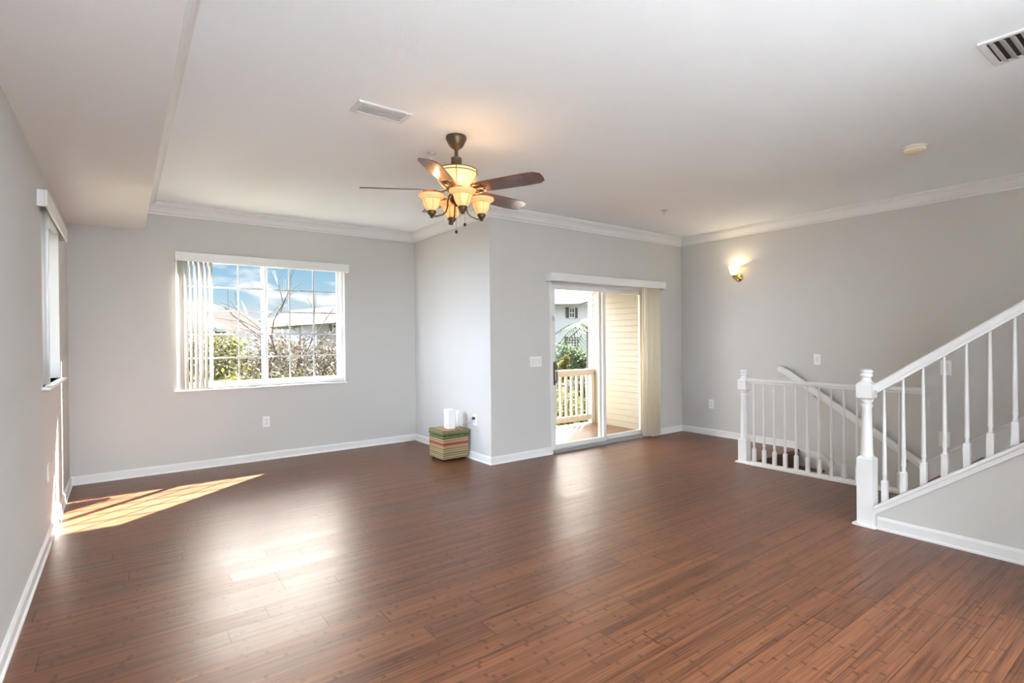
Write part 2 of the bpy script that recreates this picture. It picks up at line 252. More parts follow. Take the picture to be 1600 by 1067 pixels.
# ================================================================== mesh helpers
C = scene.collection
class MB:
    def __init__(s): s.v = []; s.f = []
    def add(s, vs, fs):
        o = len(s.v); s.v += [tuple(v) for v in vs]; s.f += [tuple(i+o for i in f) for f in fs]; return s
    def box(s, x0, x1, y0, y1, z0, z1):
        x0, x1 = sorted((x0, x1)); y0, y1 = sorted((y0, y1)); z0, z1 = sorted((z0, z1))
        return s.add([(x0,y0,z0),(x1,y0,z0),(x1,y1,z0),(x0,y1,z0),(x0,y0,z1),(x1,y0,z1),(x1,y1,z1),(x0,y1,z1)],
                     [(0,3,2,1),(4,5,6,7),(0,1,5,4),(1,2,6,5),(2,3,7,6),(3,0,4,7)])
    def prism(s, poly, axis, a, b):
        # poly of 2-D points; axis 'x': poly=(y,z), 'y': poly=(x,z), 'z': poly=(x,y)
        def p3(q, t):
            if axis == 'x': return (t, q[0], q[1])
            if axis == 'y': return (q[0], t, q[1])
            return (q[0], q[1], t)
        n = len(poly); vs = [p3(q, a) for q in poly] + [p3(q, b) for q in poly]
        fs = [tuple(range(n-1, -1, -1)), tuple(range(n, 2*n))] + [(i, (i+1) % n, n+(i+1) % n, n+i) for i in range(n)]
        return s.add(vs, fs)
    def lathe(s, prof, cx=0, cy=0, cz=0, n=20, cap=True, mtx=None, phase=0.0):
        vs = []; fs = []
        for r, z in prof:
            for k in range(n):
                a = 2*PI*k/n + phase; vs.append(Vector((cx+r*math.cos(a), cy+r*math.sin(a), cz+z)))
        if mtx: vs = [mtx @ v for v in vs]
        m = len(prof)
        for i in range(m-1):
            for k in range(n):
                k2 = (k+1) % n; fs.append((i*n+k, i*n+k2, (i+1)*n+k2, (i+1)*n+k))
        if cap:
            fs.append(tuple(range(n-1, -1, -1))); fs.append(tuple((m-1)*n+k for k in range(n)))
        return s.add(vs, fs)
    def tube(s, pts, rad, n=8):
        pts = [Vector(p) for p in pts]; m = len(pts)
        rads = rad if isinstance(rad, (list, tuple)) else [rad]*m
        t0 = (pts[1]-pts[0]).normalized(); ref = Vector((0,0,1)) if abs(t0.z) < .9 else Vector((1,0,0))
        vs = []; fs = []; u = t0.cross(ref).normalized()
        for i, p in enumerate(pts):
            t = (pts[min(i+1, m-1)] - pts[max(i-1, 0)]).normalized()
            u = (u - t*u.dot(t)).normalized(); w = t.cross(u)
            for k in range(n):
                a = 2*PI*k/n; vs.append(p + (u*math.cos(a)+w*math.sin(a))*rads[i])
        for i in range(m-1):
            for k in range(n):
                k2 = (k+1) % n; fs.append((i*n+k, i*n+k2, (i+1)*n+k2, (i+1)*n+k))
        fs.append(tuple(range(n-1,-1,-1))); fs.append(tuple((m-1)*n+k for k in range(n)))
        return s.add(vs, fs)
    def sweep(s, poly, pts, up=(0,0,1)):
        # poly (side, up) swept along polyline, mitre by averaged tangent, up kept vertical-ish
        pts = [Vector(p) for p in pts]; m = len(pts); n = len(poly); up = Vector(up); vs = []; fs = []
        for i, p in enumerate(pts):
            t = (pts[min(i+1, m-1)] - pts[max(i-1, 0)]).normalized(); side = t.cross(up).normalized(); w = side.cross(t).normalized()
            for a, b in poly: vs.append(p + side*a + w*b)
        for i in range(m-1):
            for k in range(n):
                k2 = (k+1) % n; fs.append((i*n+k, i*n+k2, (i+1)*n+k2, (i+1)*n+k))
        fs.append(tuple(range(n-1,-1,-1))); fs.append(tuple((m-1)*n+k for k in range(n)))
        return s.add(vs, fs)
    def build(s, name, m, parent=None, smooth=False, bevel=0.0, loc=None, solid=0.0):
        me = bpy.data.meshes.new(name)
        off = Vector(loc) if loc is not None else Vector((0, 0, 0))
        me.from_pydata([tuple(Vector(v)-off) for v in s.v], [], s.f); me.validate(); me.update()
        bm = bmesh.new(); bm.from_mesh(me); bmesh.ops.recalc_face_normals(bm, faces=bm.faces); bm.to_mesh(me); bm.free()
        me.materials.append(m)
        o = bpy.data.objects.new(name, me); C.objects.link(o); o.location = off
        if parent is not None:
            o.parent = parent; bpy_parent_inverse(o, parent)
        if solid:
            md = o.modifiers.new('thickness', 'SOLIDIFY'); md.thickness = solid; md.offset = 0
        if bevel:
            md = o.modifiers.new('edge', 'BEVEL'); md.width = bevel; md.segments = 2; md.limit_method = 'ANGLE'; md.angle_limit = math.radians(40)
        if smooth:
            for p in me.polygons: p.use_smooth = True
            try:
                bm = bmesh.new(); bm.from_mesh(me)
                for e in bm.edges:
                    if len(e.link_faces) == 2 and e.calc_face_angle(0) > math.radians(38): e.smooth = False
                bm.to_mesh(me); bm.free()
            except Exception: pass
        return o
def world_mtx(o):
    m = Matrix.Translation(o.location) @ o.rotation_euler.to_matrix().to_4x4()
    return (world_mtx(o.parent) @ o.matrix_parent_inverse @ m) if o.parent else m
def bpy_parent_inverse(o, parent):
    o.matrix_parent_inverse = world_mtx(parent).inverted()
def tag(o, label=None, cat=None, group=None, kind=None):
    if label: o['label'] = label
    if cat: o['category'] = cat
    if group: o['group'] = group
    if kind: o['kind'] = kind
    return o
def struct(o): o['kind'] = 'structure'; return o
def thing(name, label, cat, loc=(0,0,0), group=None):
    o = bpy.data.objects.new(name, None); C.objects.link(o); o.location = loc; o.empty_display_size = .1
    return tag(o, label, cat, group)

# ================================================================== the room
XL, YB, XC, YD, XR = -.411, 6.273, 3.054, 4.523, 6.277
H, ZS, XS, XH, YR = 2.68, 2.40, .174, 4.08, -3.2
T = .15
# floor with the stairwell left open
f = MB(); f.box(XL-T, 5.2, -1.0, YB+T, -.2, 0); f.box(5.2, XR+T, 2.97, YD+T, -.2, 0)
struct(f.build('floor', M['floor']))
f = MB(); f.box(XL-T, 5.2, YR-T, -1.0, -.2, 0); struct(f.build('floor_bounce', mat('bounce_white', (.78, .78, .77), .4)))  # unseen floor end, made white to bounce light up to the ceiling
c = MB(); c.box(XL-T, XR+T, YR-T, YB+T, H, H+.15); struct(c.build('ceiling', M['ceil']))
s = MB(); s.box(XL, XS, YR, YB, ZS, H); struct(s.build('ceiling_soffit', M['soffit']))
# left wall: far window and a nearer one beyond the picture
LW0, LW1, LWz0, LWz1 = 4.40, 5.49, 1.03, 2.20
w = MB()
def wall_holes_x(mb, x0, x1, ya, yb, z0, z1, holes):
    y = ya
    for a, b, c0, c1 in sorted(holes):
        mb.box(x0, x1, y, a, z0, z1); mb.box(x0, x1, a, b, z0, c0); mb.box(x0, x1, a, b, c1, z1); y = b
    mb.box(x0, x1, y, yb, z0, z1)
def wall_holes_y(mb, y0, y1, xa, xb, z0, z1, holes):
    x = xa
    for a, b, c0, c1 in sorted(holes):
        mb.box(x, a, y0, y1, z0, z1)
        if c0 > z0: mb.box(a, b, y0, y1, z0, c0)
        mb.box(a, b, y0, y1, c1, z1); x = b
    mb.box(x, xb, y0, y1, z0, z1)
wall_holes_x(w, XL-T, XL, YR-T, YB+T, 0, H, [(LW0, LW1, LWz0, LWz1)])
struct(w.build('wall_left', M['wall']))
BW0, BW1, BWz0, BWz1 = .425, 2.135, .815, 2.20
w = MB(); wall_holes_y(w, YB, YB+T, XL, XC+T, 0, H, [(BW0, BW1, BWz0, BWz1)]); struct(w.build('wall_back', M['wall']))
w = MB(); w.box(XC, XC+T, YD, YB, 0, H); struct(w.build('wall_alcove', M['wall']))
DX0, DX1, DZ1 = 3.89, 5.58, 1.97
w = MB(); wall_holes_y(w, YD, YD+T, XC+T, XR+T, 0, H, [(DX0, DX1, 0, DZ1)]); struct(w.build('wall_balcony', M['wall']))
w = MB(); w.box(XR, XR+T, YR-T, YD, -3.0, H); struct(w.build('wall_right', M['wall']))
w = MB(); wall_holes_y(w, YR-T, YR, XL, XR, -3.0, H, [(.6, 3.4, .1, 2.2)]); struct(w.build('wall_rear', M['wall']))  # rear opening out of view, added to let in sky light
# half wall under the upper flight, wall between the flights, shaft wall of the lower flight
def zcurb(y): return .10 + .74*(1.41-y)
w = MB(); yt = 1.41 - (H-.10)/.74
w.prism([(1.41, 0), (1.41, .10), (yt, H), (YR, H), (YR, 0)], 'x', XH, XH+.11); struct(w.build('wall_stair', M['wall']))
w = MB(); w.prism([(1.44, -.2), (1.44, 1.17), (-1.2, 2.68), (YR, H), (YR, -.2)], 'x', 5.2, 5.31); struct(w.build('wall_between_stairs', M['wall']))
w = MB(); w.box(5.10, 5.2, YR, 2.97, -3.0, -.2); struct(w.build('wall_stairwell', M['wall']))
w = MB(); w.box(5.1, XR, 2.972, 3.1, -3.0, -.2); struct(w.build('wall_stairwell_end', M['wall']))

w = MB(); w.box(2.65, 2.76, YR, -.5, 0, H); struct(w.build('wall_lamp_blocker', M['wall']))  # unseen wall added to keep the rear lamp off the half wall
# ---- baseboards and crown
BB = [(0,0),(.022,0),(.021,.010),(.014,.018),(.014,.066),(.007,.080),(0,.082)]
CRN = [(0,-.112),(.012,-.112),(.014,-.098),(.026,-.088),(.036,-.066),(.056,-.040),(.070,-.030),(.072,-.018),(.086,-.016),(.086,0),(0,0)]
def run(name, a, b, nrm, prof, z, ma, mb_, m=None):
    # profile (d out of wall, z) from a to b; ma/mb_ = +1 inner corner, -1 outer corner, 0 square
    a = Vector((*a, 0)); b = Vector((*b, 0)); d = (b-a).normalized(); n = Vector((*nrm, 0)); mb = MB(); k = len(prof)
    vs = [a + d*(ma*p[0]) + n*p[0] + Vector((0,0,z+p[1])) for p in prof] + [b - d*(mb_*p[0]) + n*p[0] + Vector((0,0,z+p[1])) for p in prof]
    mb.add(vs, [tuple(range(k-1,-1,-1)), tuple(range(k, 2*k))] + [(i, (i+1) % k, k+(i+1) % k, k+i) for i in range(k)])
    return struct(mb.build(name, m or M['trim']))
run('baseboard_left', (XL, YR), (XL, YB), (1,0), BB, 0, 0, 1)
run('baseboard_back', (XL, YB), (XC, YB), (0,-1), BB, 0, 1, 1)
run('baseboard_alcove', (XC, YB), (XC, YD), (-1,0), BB, 0, 1, -1)
run('baseboard_balcony', (XC, YD), (3.865, YD), (0,-1), BB, 0, -1, 0)
run('baseboard_corner', (5.605, YD), (XR, YD), (0,-1), BB, 0, 0, 1)
run('baseboard_right', (XR, YD), (XR, 2.965), (-1,0), BB, 0, 1, 0)
run('baseboard_stair', (XH, 1.40), (XH, YR), (-1,0), BB, 0, 0, 0)
run('trim_crown_soffit', (XS, YR), (XS, YB), (1,0), CRN, H, 0, 1)
run('trim_crown_back', (XS, YB), (XC, YB), (0,-1), CRN, H, 1, 1)
run('trim_crown_alcove', (XC, YB), (XC, YD), (-1,0), CRN, H, 1, -1)
run('trim_crown_balcony', (XC, YD), (XR, YD), (0,-1), CRN, H, -1, 1)
run('trim_crown_right', (XR, YD), (XR, YR), (-1,0), CRN, H, 1, 0)

# ---- windows
def frame_rect_y(mb, x0, x1, z0, z1, y0, y1, t):
    mb.box(x0, x0+t, y0, y1, z0, z1); mb.box(x1-t, x1, y0, y1, z0, z1); mb.box(x0+t, x1-t, y0, y1, z0, z0+t); mb.box(x0+t, x1-t, y0, y1, z1-t, z1)
def frame_rect_x(mb, y0, y1, z0, z1, x0, x1, t):
    mb.box(x0, x1, y0, y0+t, z0, z1); mb.box(x0, x1, y1-t, y1, z0, z1); mb.box(x0, x1, y0+t, y1-t, z0, z0+t); mb.box(x0, x1, y0+t, y1-t, z1-t, z1)
win = struct(thing('window_1', None, None, (BW0, YB+.08, BWz0)))
m = MB(); frame_rect_y(m, BW0, BW1, BWz0, BWz1, YB+.055, YB+.12, .035); m.build('frame', M['vinyl'], win, bevel=.004)
XM = 1.262
for a, b, yy in ((BW0+.035, XM+.03, YB+.075), (XM-.03, BW1-.035, YB+.095)):
    sash = MB(); frame_rect_y(sash, a, b, BWz0+.035, BWz1-.035, yy-.012, yy+.012, .034); so_ = sash.build('sash', M['vinyl'], win, bevel=.003)
    g = MB(); g.box(a+.03, b-.03, yy-.003, yy+.003, BWz0+.06, BWz1-.06); g.build('pane', M['glass'], so_)
    gr = MB(); gx0, gx1, gz0, gz1 = a+.034, b-.034, BWz0+.069, BWz1-.069
    for k in (1, 2): xx = gx0+(gx1-gx0)*k/3; gr.box(xx-.008, xx+.008, yy+.004, yy+.010, gz0, gz1)
    for k in (1, 2, 3, 4): zz = gz0+(gz1-gz0)*k/5; gr.box(gx0, gx1, yy+.0045, yy+.0095, zz-.008, zz+.008)
    gr.build('grille', M['grille'], so_)
m = MB(); m.box(BW0-.02, BW1+.02, YB-.02, YB+.06, BWz0-.018, BWz0); m.build('sill', M['white'], win, bevel=.004)

win = struct(thing('window_2', None, None, (XL-.08, LW0, LWz0)))
m = MB(); m.box(XL-.10, XL-.0005, LW1-.006, LW1-.0005, LWz0, LWz1); m.box(XL-.10, XL-.0005, LW0+.0005, LW0+.006, LWz0, LWz1); m.build('jamb', M['trim'], win)
m = MB(); frame_rect_x(m, LW0, LW1, LWz0, LWz1, XL-.145, XL-.10, .035); m.build('frame', M['vinyl'], win, bevel=.004)
YM = (LW0+LW1)/2
for a, b, xx in ((LW0+.035, YM+.03, XL-.112), (YM-.03, LW1-.035, XL-.133)):
    sash = MB(); frame_rect_x(sash, a, b, LWz0+.035, LWz1-.035, xx-.01, xx+.01, .034); so_ = sash.build('sash', M['vinyl'], win)
    g = MB(); g.box(xx-.003, xx+.003, a+.03, b-.03, LWz0+.06, LWz1-.06); g.build('pane', M['glass'], so_)
    gr = MB()
    for k in (1, 2): yy = a+.034+(b-a-.068)*k/3; gr.box(xx-.010, xx-.004, yy-.008, yy+.008, LWz0+.069, LWz1-.069)
    for k in (1, 2, 3, 4): zz = LWz0+.069+(LWz1-LWz0-.138)*k/5; gr.box(xx-.0095, xx-.0045, a+.034, b-.034, zz-.008, zz+.008)
    gr.build('grille', M['grille'], so_)
m = MB(); m.box(XL-.10, XL+.04, LW0-.06, LW1+.06, LWz0-.02, LWz0); m.build('sill', M['white'], win, bevel=.004)

# ---- vertical blinds
def slat_set(mb_list, parent, m, name='slat'):
    for mb in mb_list: mb.build(name, m, parent, smooth=True, solid=.0012)
def slat_y(xc, yc, ang, z0, z1, wdt=.089):
    mb = MB(); n = 5; vs = []
    for zz in (z0, z1):
        for k in range(n):
            t = (k/(n-1)-.5); cv = .008*(1-4*t*t); vs.append((xc + t*wdt*math.cos(ang) - cv*math.sin(ang), yc + t*wdt*math.sin(ang) + cv*math.cos(ang), zz))
    return mb.add(vs, [(k, k+1, n+k+1, n+k) for k in range(n-1)])
def valance(parent, x0, x1, yf, yw, z0, z1, m):
    v = MB(); v.box(x0, x1, yf, yf+.012, z0, z1); v.box(x0, x0+.012, yf+.012, yw, z0, z1); v.box(x1-.012, x1, yf+.012, yw, z0, z1); v.box(x0+.012, x1-.012, yf+.012, yw, z1-.012, z1)
    return v.build('valance', m, parent, bevel=.004)
bl = thing('vertical_blind', 'white vertical blind drawn to the left of the large gridded window', 'blind', (.45, YB-.05, 2.2))
valance(bl, .415, 2.16, YB-.10, YB, 2.115, 2.205, M['trim'])
m = MB(); m.box(.44, 2.14, YB-.075, YB-.03, 2.135, 2.16); m.build('headrail', M['white'], bl)
slat_set([slat_y(.462+.044*k, YB-.052, math.radians(a), .835, 2.132, .085) for k, a in enumerate((128, 110, 102, 106, 112, 101, 106))], bl, M['slat'])
bl = thing('vertical_blind', 'white vertical blind stacked at the near side of the left wall window', 'blind', (XL+.05, LW0, 2.25))
VP, VA, VB, VZ0, VZ1 = .05, 4.20, 5.60, 2.125, 2.225
v = MB(); v.box(XL+VP-.012, XL+VP, VA, VB, VZ0, VZ1); v.box(XL, XL+VP-.012, VA, VA+.012, VZ0, VZ1); v.box(XL, XL+VP-.012, VB-.012, VB, VZ0, VZ1); v.box(XL, XL+VP-.012, VA+.012, VB-.012, VZ1-.012, VZ1)
v.build('valance', M['trim'], bl, bevel=.003)
m = MB(); m.box(XL-.03, XL+.005, 4.41, 5.48, 2.165, 2.195); m.build('headrail', M['alu'], bl)
def slat_x(yc, xc, ang, z0, z1, wdt=.085):
    mb = MB(); n = 5; vs = []
    for zz in (z0, z1):
        for k in range(n):
            t = (k/(n-1)-.5); cv = .007*(1-4*t*t); vs.append((xc + t*wdt*math.cos(ang) - cv*math.sin(ang), yc + t*wdt*math.sin(ang) + cv*math.cos(ang), zz))
    return mb.add(vs, [(k, k+1, n+k+1, n+k) for k in range(n-1)])
slat_set([slat_x(4.425+.012*k, XL+.004, math.radians(4+5*(k % 3)), 1.04, 2.165, .045) for k in range(7)], bl, M['slat'])

# ---- sliding glass door
dr = struct(thing('door_1', None, None, (DX0, YD+.07, 0)))
m = MB(); m.box(DX0, DX0+.035, YD+.03, YD+.14, 0, DZ1); m.box(DX1-.035, DX1, YD+.03, YD+.14, 0, DZ1); m.box(DX0+.035, DX1-.035, YD+.03, YD+.14, DZ1-.05, DZ1); m.build('frame', M['alupaint'], dr, bevel=.003)
m = MB(); m.box(DX0-.03, DX0, YD-.012, YD+.05, 0, DZ1+.03); m.build('casing', M['trim'], dr, bevel=.003)
m = MB(); m.box(DX0+.035, DX1-.035, YD-.01, YD+.15, 0, .022)
for yy in (YD+.025, YD+.07, YD+.115): m.box(DX0+.035, DX1-.035, yy-.004, yy+.004, .022, .034)
m.build('threshold', M['alu'], dr)
XMID = 4.775
for nm, a, b, yy in (('sliding_panel', DX0+.035, XMID+.025, YD+.05), ('fixed_panel', XMID-.045, DX1-.035, YD+.095)):
    st = MB(); tl = .05; z0, z1 = .034, DZ1-.05
    st.box(a, a+tl, yy-.016, yy+.016, z0, z1); st.box(b-tl, b, yy-.016, yy+.016, z0, z1); st.box(a+tl, b-tl, yy-.016, yy+.016, z0, z0+.055); st.box(a+tl, b-tl, yy-.016, yy+.016, z1-.05, z1)
    pn = st.build(nm, M['alupaint'], dr, bevel=.003)
    g = MB(); g.box(a+tl-.006, b-tl+.006, yy-.003, yy+.003, z0+.05, z1-.045); g.build('pane', M['glass'], pn)
    if nm == 'sliding_panel':
        h = MB(); hx = a+.03
        h.tube([(hx, yy-.016, .80), (hx, yy-.05, .805), (hx, yy-.06, .83), (hx, yy-.06, .98), (hx, yy-.05, 1.005), (hx, yy-.016, 1.01)], .010, 8)
        h.box(hx-.016, hx+.016, yy-.02, yy-.016, .77, 1.04); tag(h.build('handle', M['handle'], pn, smooth=True), 'brown pull handle')
        lt = MB(); lt.box(a+.005, a+.03, yy-.022, yy-.016, 1.50, 1.56); lt.build('latch', M['chrome'], pn)
bl = thing('vertical_blind', 'cream vertical blind stacked at the right of the sliding glass door', 'blind', (5.5, YD-.06, 1.95))
valance(bl, 3.80, 5.80, YD-.115, YD, 1.945, 2.035, M['trim'])
m = MB(); m.box(3.84, 5.76, YD-.075, YD-.04, 1.955, 1.985); m.build('headrail', M['white'], bl)
slat_set([slat_y(5.435+.030*k, YD-.058, math.radians(-38+7*math.sin(k*1.7)), .03, 1.953, .085) for k in range(9)], bl, M['slatcream'])
wd = MB(); wd.tube([(5.41, YD-.075, 1.94), (5.41, YD-.075, 1.05)], .004, 6); wd.build('wand', M['white'], bl)

# ================================================================== stairs
def turned(mb, cx, cy, z0, prof, n=16): mb.lathe([(r, z) for z, r in prof], cx, cy, z0, n)
def sq(mb, cx, cy, z0, z1, w, ch=.012, top=True, bot=False):
    # square block with chamfered end(s)
    h = w/2; k = h-ch
    L = [(h, z0 if not bot else z0+ch), (h, z1-ch if top else z1)]
    if bot: L = [(k, z0)] + L
    if top: L = L + [(k, z1)]
    vs = []; 
    for r, z in L: vs += [(cx-r, cy-r, z), (cx+r, cy-r, z), (cx+r, cy+r, z), (cx-r, cy+r, z)]
    fs = [(3,2,1,0)]; n = len(L)
    for i in range(n-1): fs += [(i*4+k_, i*4+(k_+1) % 4, (i+1)*4+(k_+1) % 4, (i+1)*4+k_) for k_ in range(4)]
    fs.append(tuple((n-1)*4+k_ for k_ in range(4))); mb.add(vs, fs)
def newel(parent, cx, cy, w, zb, zc0, zc1, ztop):
    p = MB(); sq(p, cx, cy, 0, zb, w, .014)
    h = zc0 - zb; q = w*.40
    turned(p, cx, cy, zb-.004, [(0, q*1.02), (.012, q*1.05), (.022, q*.98), (.05, q*.93), (h*.5, q*.86), (h-.055, q*.78), (h-.045, q*.92), (h-.03, q*.92), (h-.025, q*.80), (h-.012, q*.84), (h-.004, q*1.02), (h+.008, q*1.05)], 20)
    sq(p, cx, cy, zc0, zc1, w, .016, True, True)
    t = ztop - zc1; turned(p, cx, cy, zc1-.003, [(0, w*.34), (.008, w*.36), (t*.2, w*.30), (t*.34, w*.27), (t*.42, w*.36), (t*.5, w*.39), (t*.62, w*.37), (t*.68, w*.33), (t*.74, w*.40), (t*.85, w*.40), (t*.95, w*.30), (t, w*.12)], 20)
    o = p.build('newel_post', M['trim'], parent, smooth=True)
    b_ = MB(); b_.box(cx-w/2-.022, cx+w/2+.022, cy-w/2-.022, cy+w/2+.022, .0, .016); b_.build('base_plate', M['trim'], o, bevel=.003)
    return o
def baluster(parent, cx, cy, z0, z1, zblock, w=.033):
    b = MB(); sq(b, cx, cy, z0, zblock, w, .007)
    h = z1 - zblock; r = w/2
    turned(b, cx, cy, zblock-.004, [(0, r*.70), (.008, r*.74), (.016, r*.62), (.030, r*.66), (.042, r*.84), (.050, r*.84), (.056, r*.74), (.075, r*.80), (h*.45, r*.70), (h*.8, r*.54), (h+.012, r*.46)], 12)
    return b.build('baluster', M['trim'], parent, smooth=True)
HR = [(-.022,-.034),(.022,-.034),(.022,-.020),(.031,-.010),(.033,.006),(.028,.020),(.012,.028),(-.012,.028),(-.028,.020),(-.033,.006),(-.031,-.010),(-.022,-.020)]
XN, YN = 4.105, 1.468
up_r = thing('stair_railing', 'white sloping stair railing with large newel post beside the rising half wall', 'railing', (XN, YN, 0))
newel(up_r, XN, YN, .096, .475, .862, .985, 1.078)
XB = 4.135
def zrail(y): return .948 + .705*(1.415-y)
hr = MB(); hr.sweep(HR, [(XB, 1.425, zrail(1.425)), (XB, -1.0, zrail(-1.0))]); hr.build('handrail', M['trim'], up_r, smooth=True)
# sloped cap and band along the half wall
cb = MB(); zt = lambda y: .143 + .735*(1.425-y); zb_ = lambda y: .082 + .733*(1.425-y)
cb.prism([(1.412, zt(1.412)-.024), (1.412, zt(1.412)), (-1.5, zt(-1.5)), (-1.5, zt(-1.5)-.024)], 'x', XH-.030, XH+.13)
cb.prism([(1.412, zb_(1.412)), (1.412, zt(1.412)-.024), (-1.5, zt(-1.5)-.024), (-1.5, zb_(-1.5))], 'x', XH-.016, XH-.0005)
cb.build('sloped_cap', M['trim'], up_r, bevel=.004)
eb = MB(); eb.box(XH-.018, XH+.12, 1.404, 1.4195, 0, .13); eb.build('end_board', M['trim'], up_r)
yy = 1.374
k = 0
while yy > -.9:
    z0 = zt(yy)-.012; baluster(up_r, XB, yy, z0, zrail(yy)-.036, z0+.155); yy -= .1085; k += 1
XG = 5.165
lv = thing('guard_railing', 'white level railing with slim balusters in front of the downward stairs', 'railing', (XG, 2.97, 0))
newel(lv, XG+.01, 2.972, .090, .25, .742, .868, .968)
hr = MB(); hr.sweep([(a*.85, b*.8) for a, b in HR], [(XG, 2.93, .855), (XG, 1.452, .855)]); hr.build('handrail', M['trim'], lv, smooth=True)
sh = MB(); sh.box(XG-.062, XG+.045, 1.452, 2.925, .0, .018); sh.box(XG-.045, XG+.030, 1.452, 2.925, .018, .026); sh.build('shoe_rail', M['trim'], lv)
ro = MB(); mt = Matrix.Translation((XG+.06, 1.446, .865)) @ Matrix.Rotation(-PI/2, 4, 'X')
ro.lathe([(.062, -.006), (.062, .004), (.05, .010), (.04, .020), (.02, .024)], 0, 0, 0, 20, True, mt); ro.build('rosette', M['trim'], lv, smooth=True)
for i in range(13): baluster(lv, XG, 2.862-.1045*i, .024, .830, .165, .031)
# lower flight
dn = thing('lower_stairs', 'wood stairs leading down behind the level white railing', 'stairs', (5.75, 2.97, 0))
ns = MB(); ns.box(5.225, XR-.002, 2.935, 2.97, -.028, .0); ns.tube([(5.225, 2.937, -.014), (XR-.002, 2.937, -.014)], .014, 10); ns.build('nosing', M['floor'], dn)
for i in range(9):
    yf = 2.955 - .262*i
    r = MB(); r.box(5.225, XR-.016, yf-.002, yf+.016, -.19*(i+1), -.19*i-.028); r.build('riser', M['riser'], dn)
    t = MB(); zt_ = -.19*(i+1); t.box(5.225, XR-.016, yf-.29, yf+.016, zt_-.028, zt_); t.tube([(5.225, yf-.29, zt_-.014), (XR-.016, yf-.29, zt_-.014)], .014, 10); t.build('tread', M['floor'], dn)
sk = MB(); sk.prism([(2.965, -.30), (2.965, .0), (2.70, .0), (.60, -1.52), (.60, -1.9), (2.5, -.52)], 'x', XR-.014, XR-.001); sk.build('skirt_board', M['trim'], dn)
# upper flight
us = thing('upper_stairs', 'wood stairs rising behind the grey half wall', 'stairs', (4.7, 1.33, 0))
for i in range(11):
    yf = 1.33 - .26*i
    r = MB(); r.box(XH+.135, 5.183, yf-.016, yf, .19*i + (0.0 if i == 0 else .0), .19*(i+1)-.028); r.build('riser', M['trim'], us)
    t = MB(); z1 = .19*(i+1); t.box(XH+.135, 5.183, yf-.262, yf+.025, z1-.028, z1); t.build('tread', M['floor'], us, bevel=.006)
sk = MB(); sk.prism([(1.432, 0), (1.432, .268), (-1.0, .268+.74*2.432), (-1.0, .0)], 'x', 5.185, 5.1985); sb_ = sk.build('skirt_board', M['trim'], us)
bd = MB(); bd.sweep([(-.010,-.008),(.010,-.008),(.010,.008),(-.010,.008)], [(5.186, 1.434, .0), (5.186, 1.434, .274)], (1,0,0)); bd.sweep([(-.010,-.008),(.010,-.008),(.010,.010),(-.010,.010)], [(5.186, 1.44, .274), (5.186, -1.0, .274+.74*2.44)])
bd.build('cap_moulding', M['trim'], sb_)
# wall handrail of the lower flight
wr = thing('wall_handrail', 'white sloping handrail fixed to the right wall above the downward stairs', 'handrail', (XR, 3.0, .9))
p0 = Vector((XR-.065, 2.93, .82)); sl = .655
pts = [(XR-.065, 3.13, .935), (XR-.065, 3.08, .912), (XR-.065, 3.02, .878), (XR-.065, 2.93, .82), (XR-.065, .6, .82-sl*2.33)]
rl = MB(); rl.sweep([(-.024,-.036),(.024,-.036),(.024,-.02),(.03,-.008),(.03,.01),(.02,.028),(-.02,.028),(-.03,.01),(-.03,-.008),(-.024,-.02)], pts); rl.build('rail', M['trim'], wr, smooth=True)
for yy in (2.75, 1.9, 1.0):
    b = MB(); zz = .82-sl*(2.93-yy)-.036; b.tube([(XR-.065, yy, zz), (XR-.06, yy, zz-.03), (XR-.03, yy, zz-.045), (XR-.002, yy, zz-.045)], .007, 8); mt = Matrix.Translation((XR-.002, yy, zz-.045)) @ Matrix.Rotation(-PI/2, 4, 'Y'); b.lathe([(.028, 0), (.028, .004), (.015, .008)], 0, 0, 0, 14, True, mt); b.build('bracket', M['chrome'], wr, smooth=True)

# ================================================================== wall plates
def basis(nrm):
    n = Vector((*nrm, 0)); return Vector((-n.y, n.x, 0)), Vector((0,0,1)), n   # right (seen from front), up, out
def plate(pos, nrm, label, kind, gangs=1, group=None, h=.118):
    r, u, n = basis(nrm); P = Vector(pos); w = .072 + .046*(gangs-1)
    t = thing('light_switch' if kind == 'switch' else 'power_outlet', label, 'switch' if kind == 'switch' else 'outlet', pos, group)
    def bx(mb, a0, a1, b0, b1, c0, c1):
        vs = [P + r*a + u*b + n*c_ for c_ in (c0, c1) for a, b in ((a0,b0),(a1,b0),(a1,b1),(a0,b1))]
        mb.add(vs, [(0,3,2,1),(4,5,6,7),(0,1,5,4),(1,2,6,5),(2,3,7,6),(3,0,4,7)])
    m = MB(); bx(m, -w/2, w/2, -h/2, h/2, 0.0005, .006); m.build('cover_plate', M['white'], t, bevel=.002)
    if kind == 'switch':
        for g in range(gangs):
            x = (g-(gangs-1)/2)*.046; m = MB(); bx(m, x-.0165, x+.0165, -.034, .034, .006, .010); m.build('rocker', M['trim'], t, bevel=.002)
    else:
        for zc in (-.0195, .0195):
            m = MB(); bx(m, -.017, .017, zc-.014, zc+.014, .006, .0085); so_ = m.build('receptacle', M['trim'], t, bevel=.003)
            m = MB(); bx(m, -.008, -.006, zc-.004, zc+.006, .0085, .0088); bx(m, .006, .008, zc-.004, zc+.006, .0085, .0088); m.build('slot', M['slot'], so_)
    return t
plate((1.252, YB, .42), (0,-1), 'white outlet on the back wall under the large gridded window', 'outlet')
plate((XL, 4.57, .46), (1,0), 'white outlet low on the left wall near the sun streak', 'outlet')
plate((XC, 4.83, .43), (-1,0), 'white outlet beside the striped wicker cube with a black plug', 'outlet')
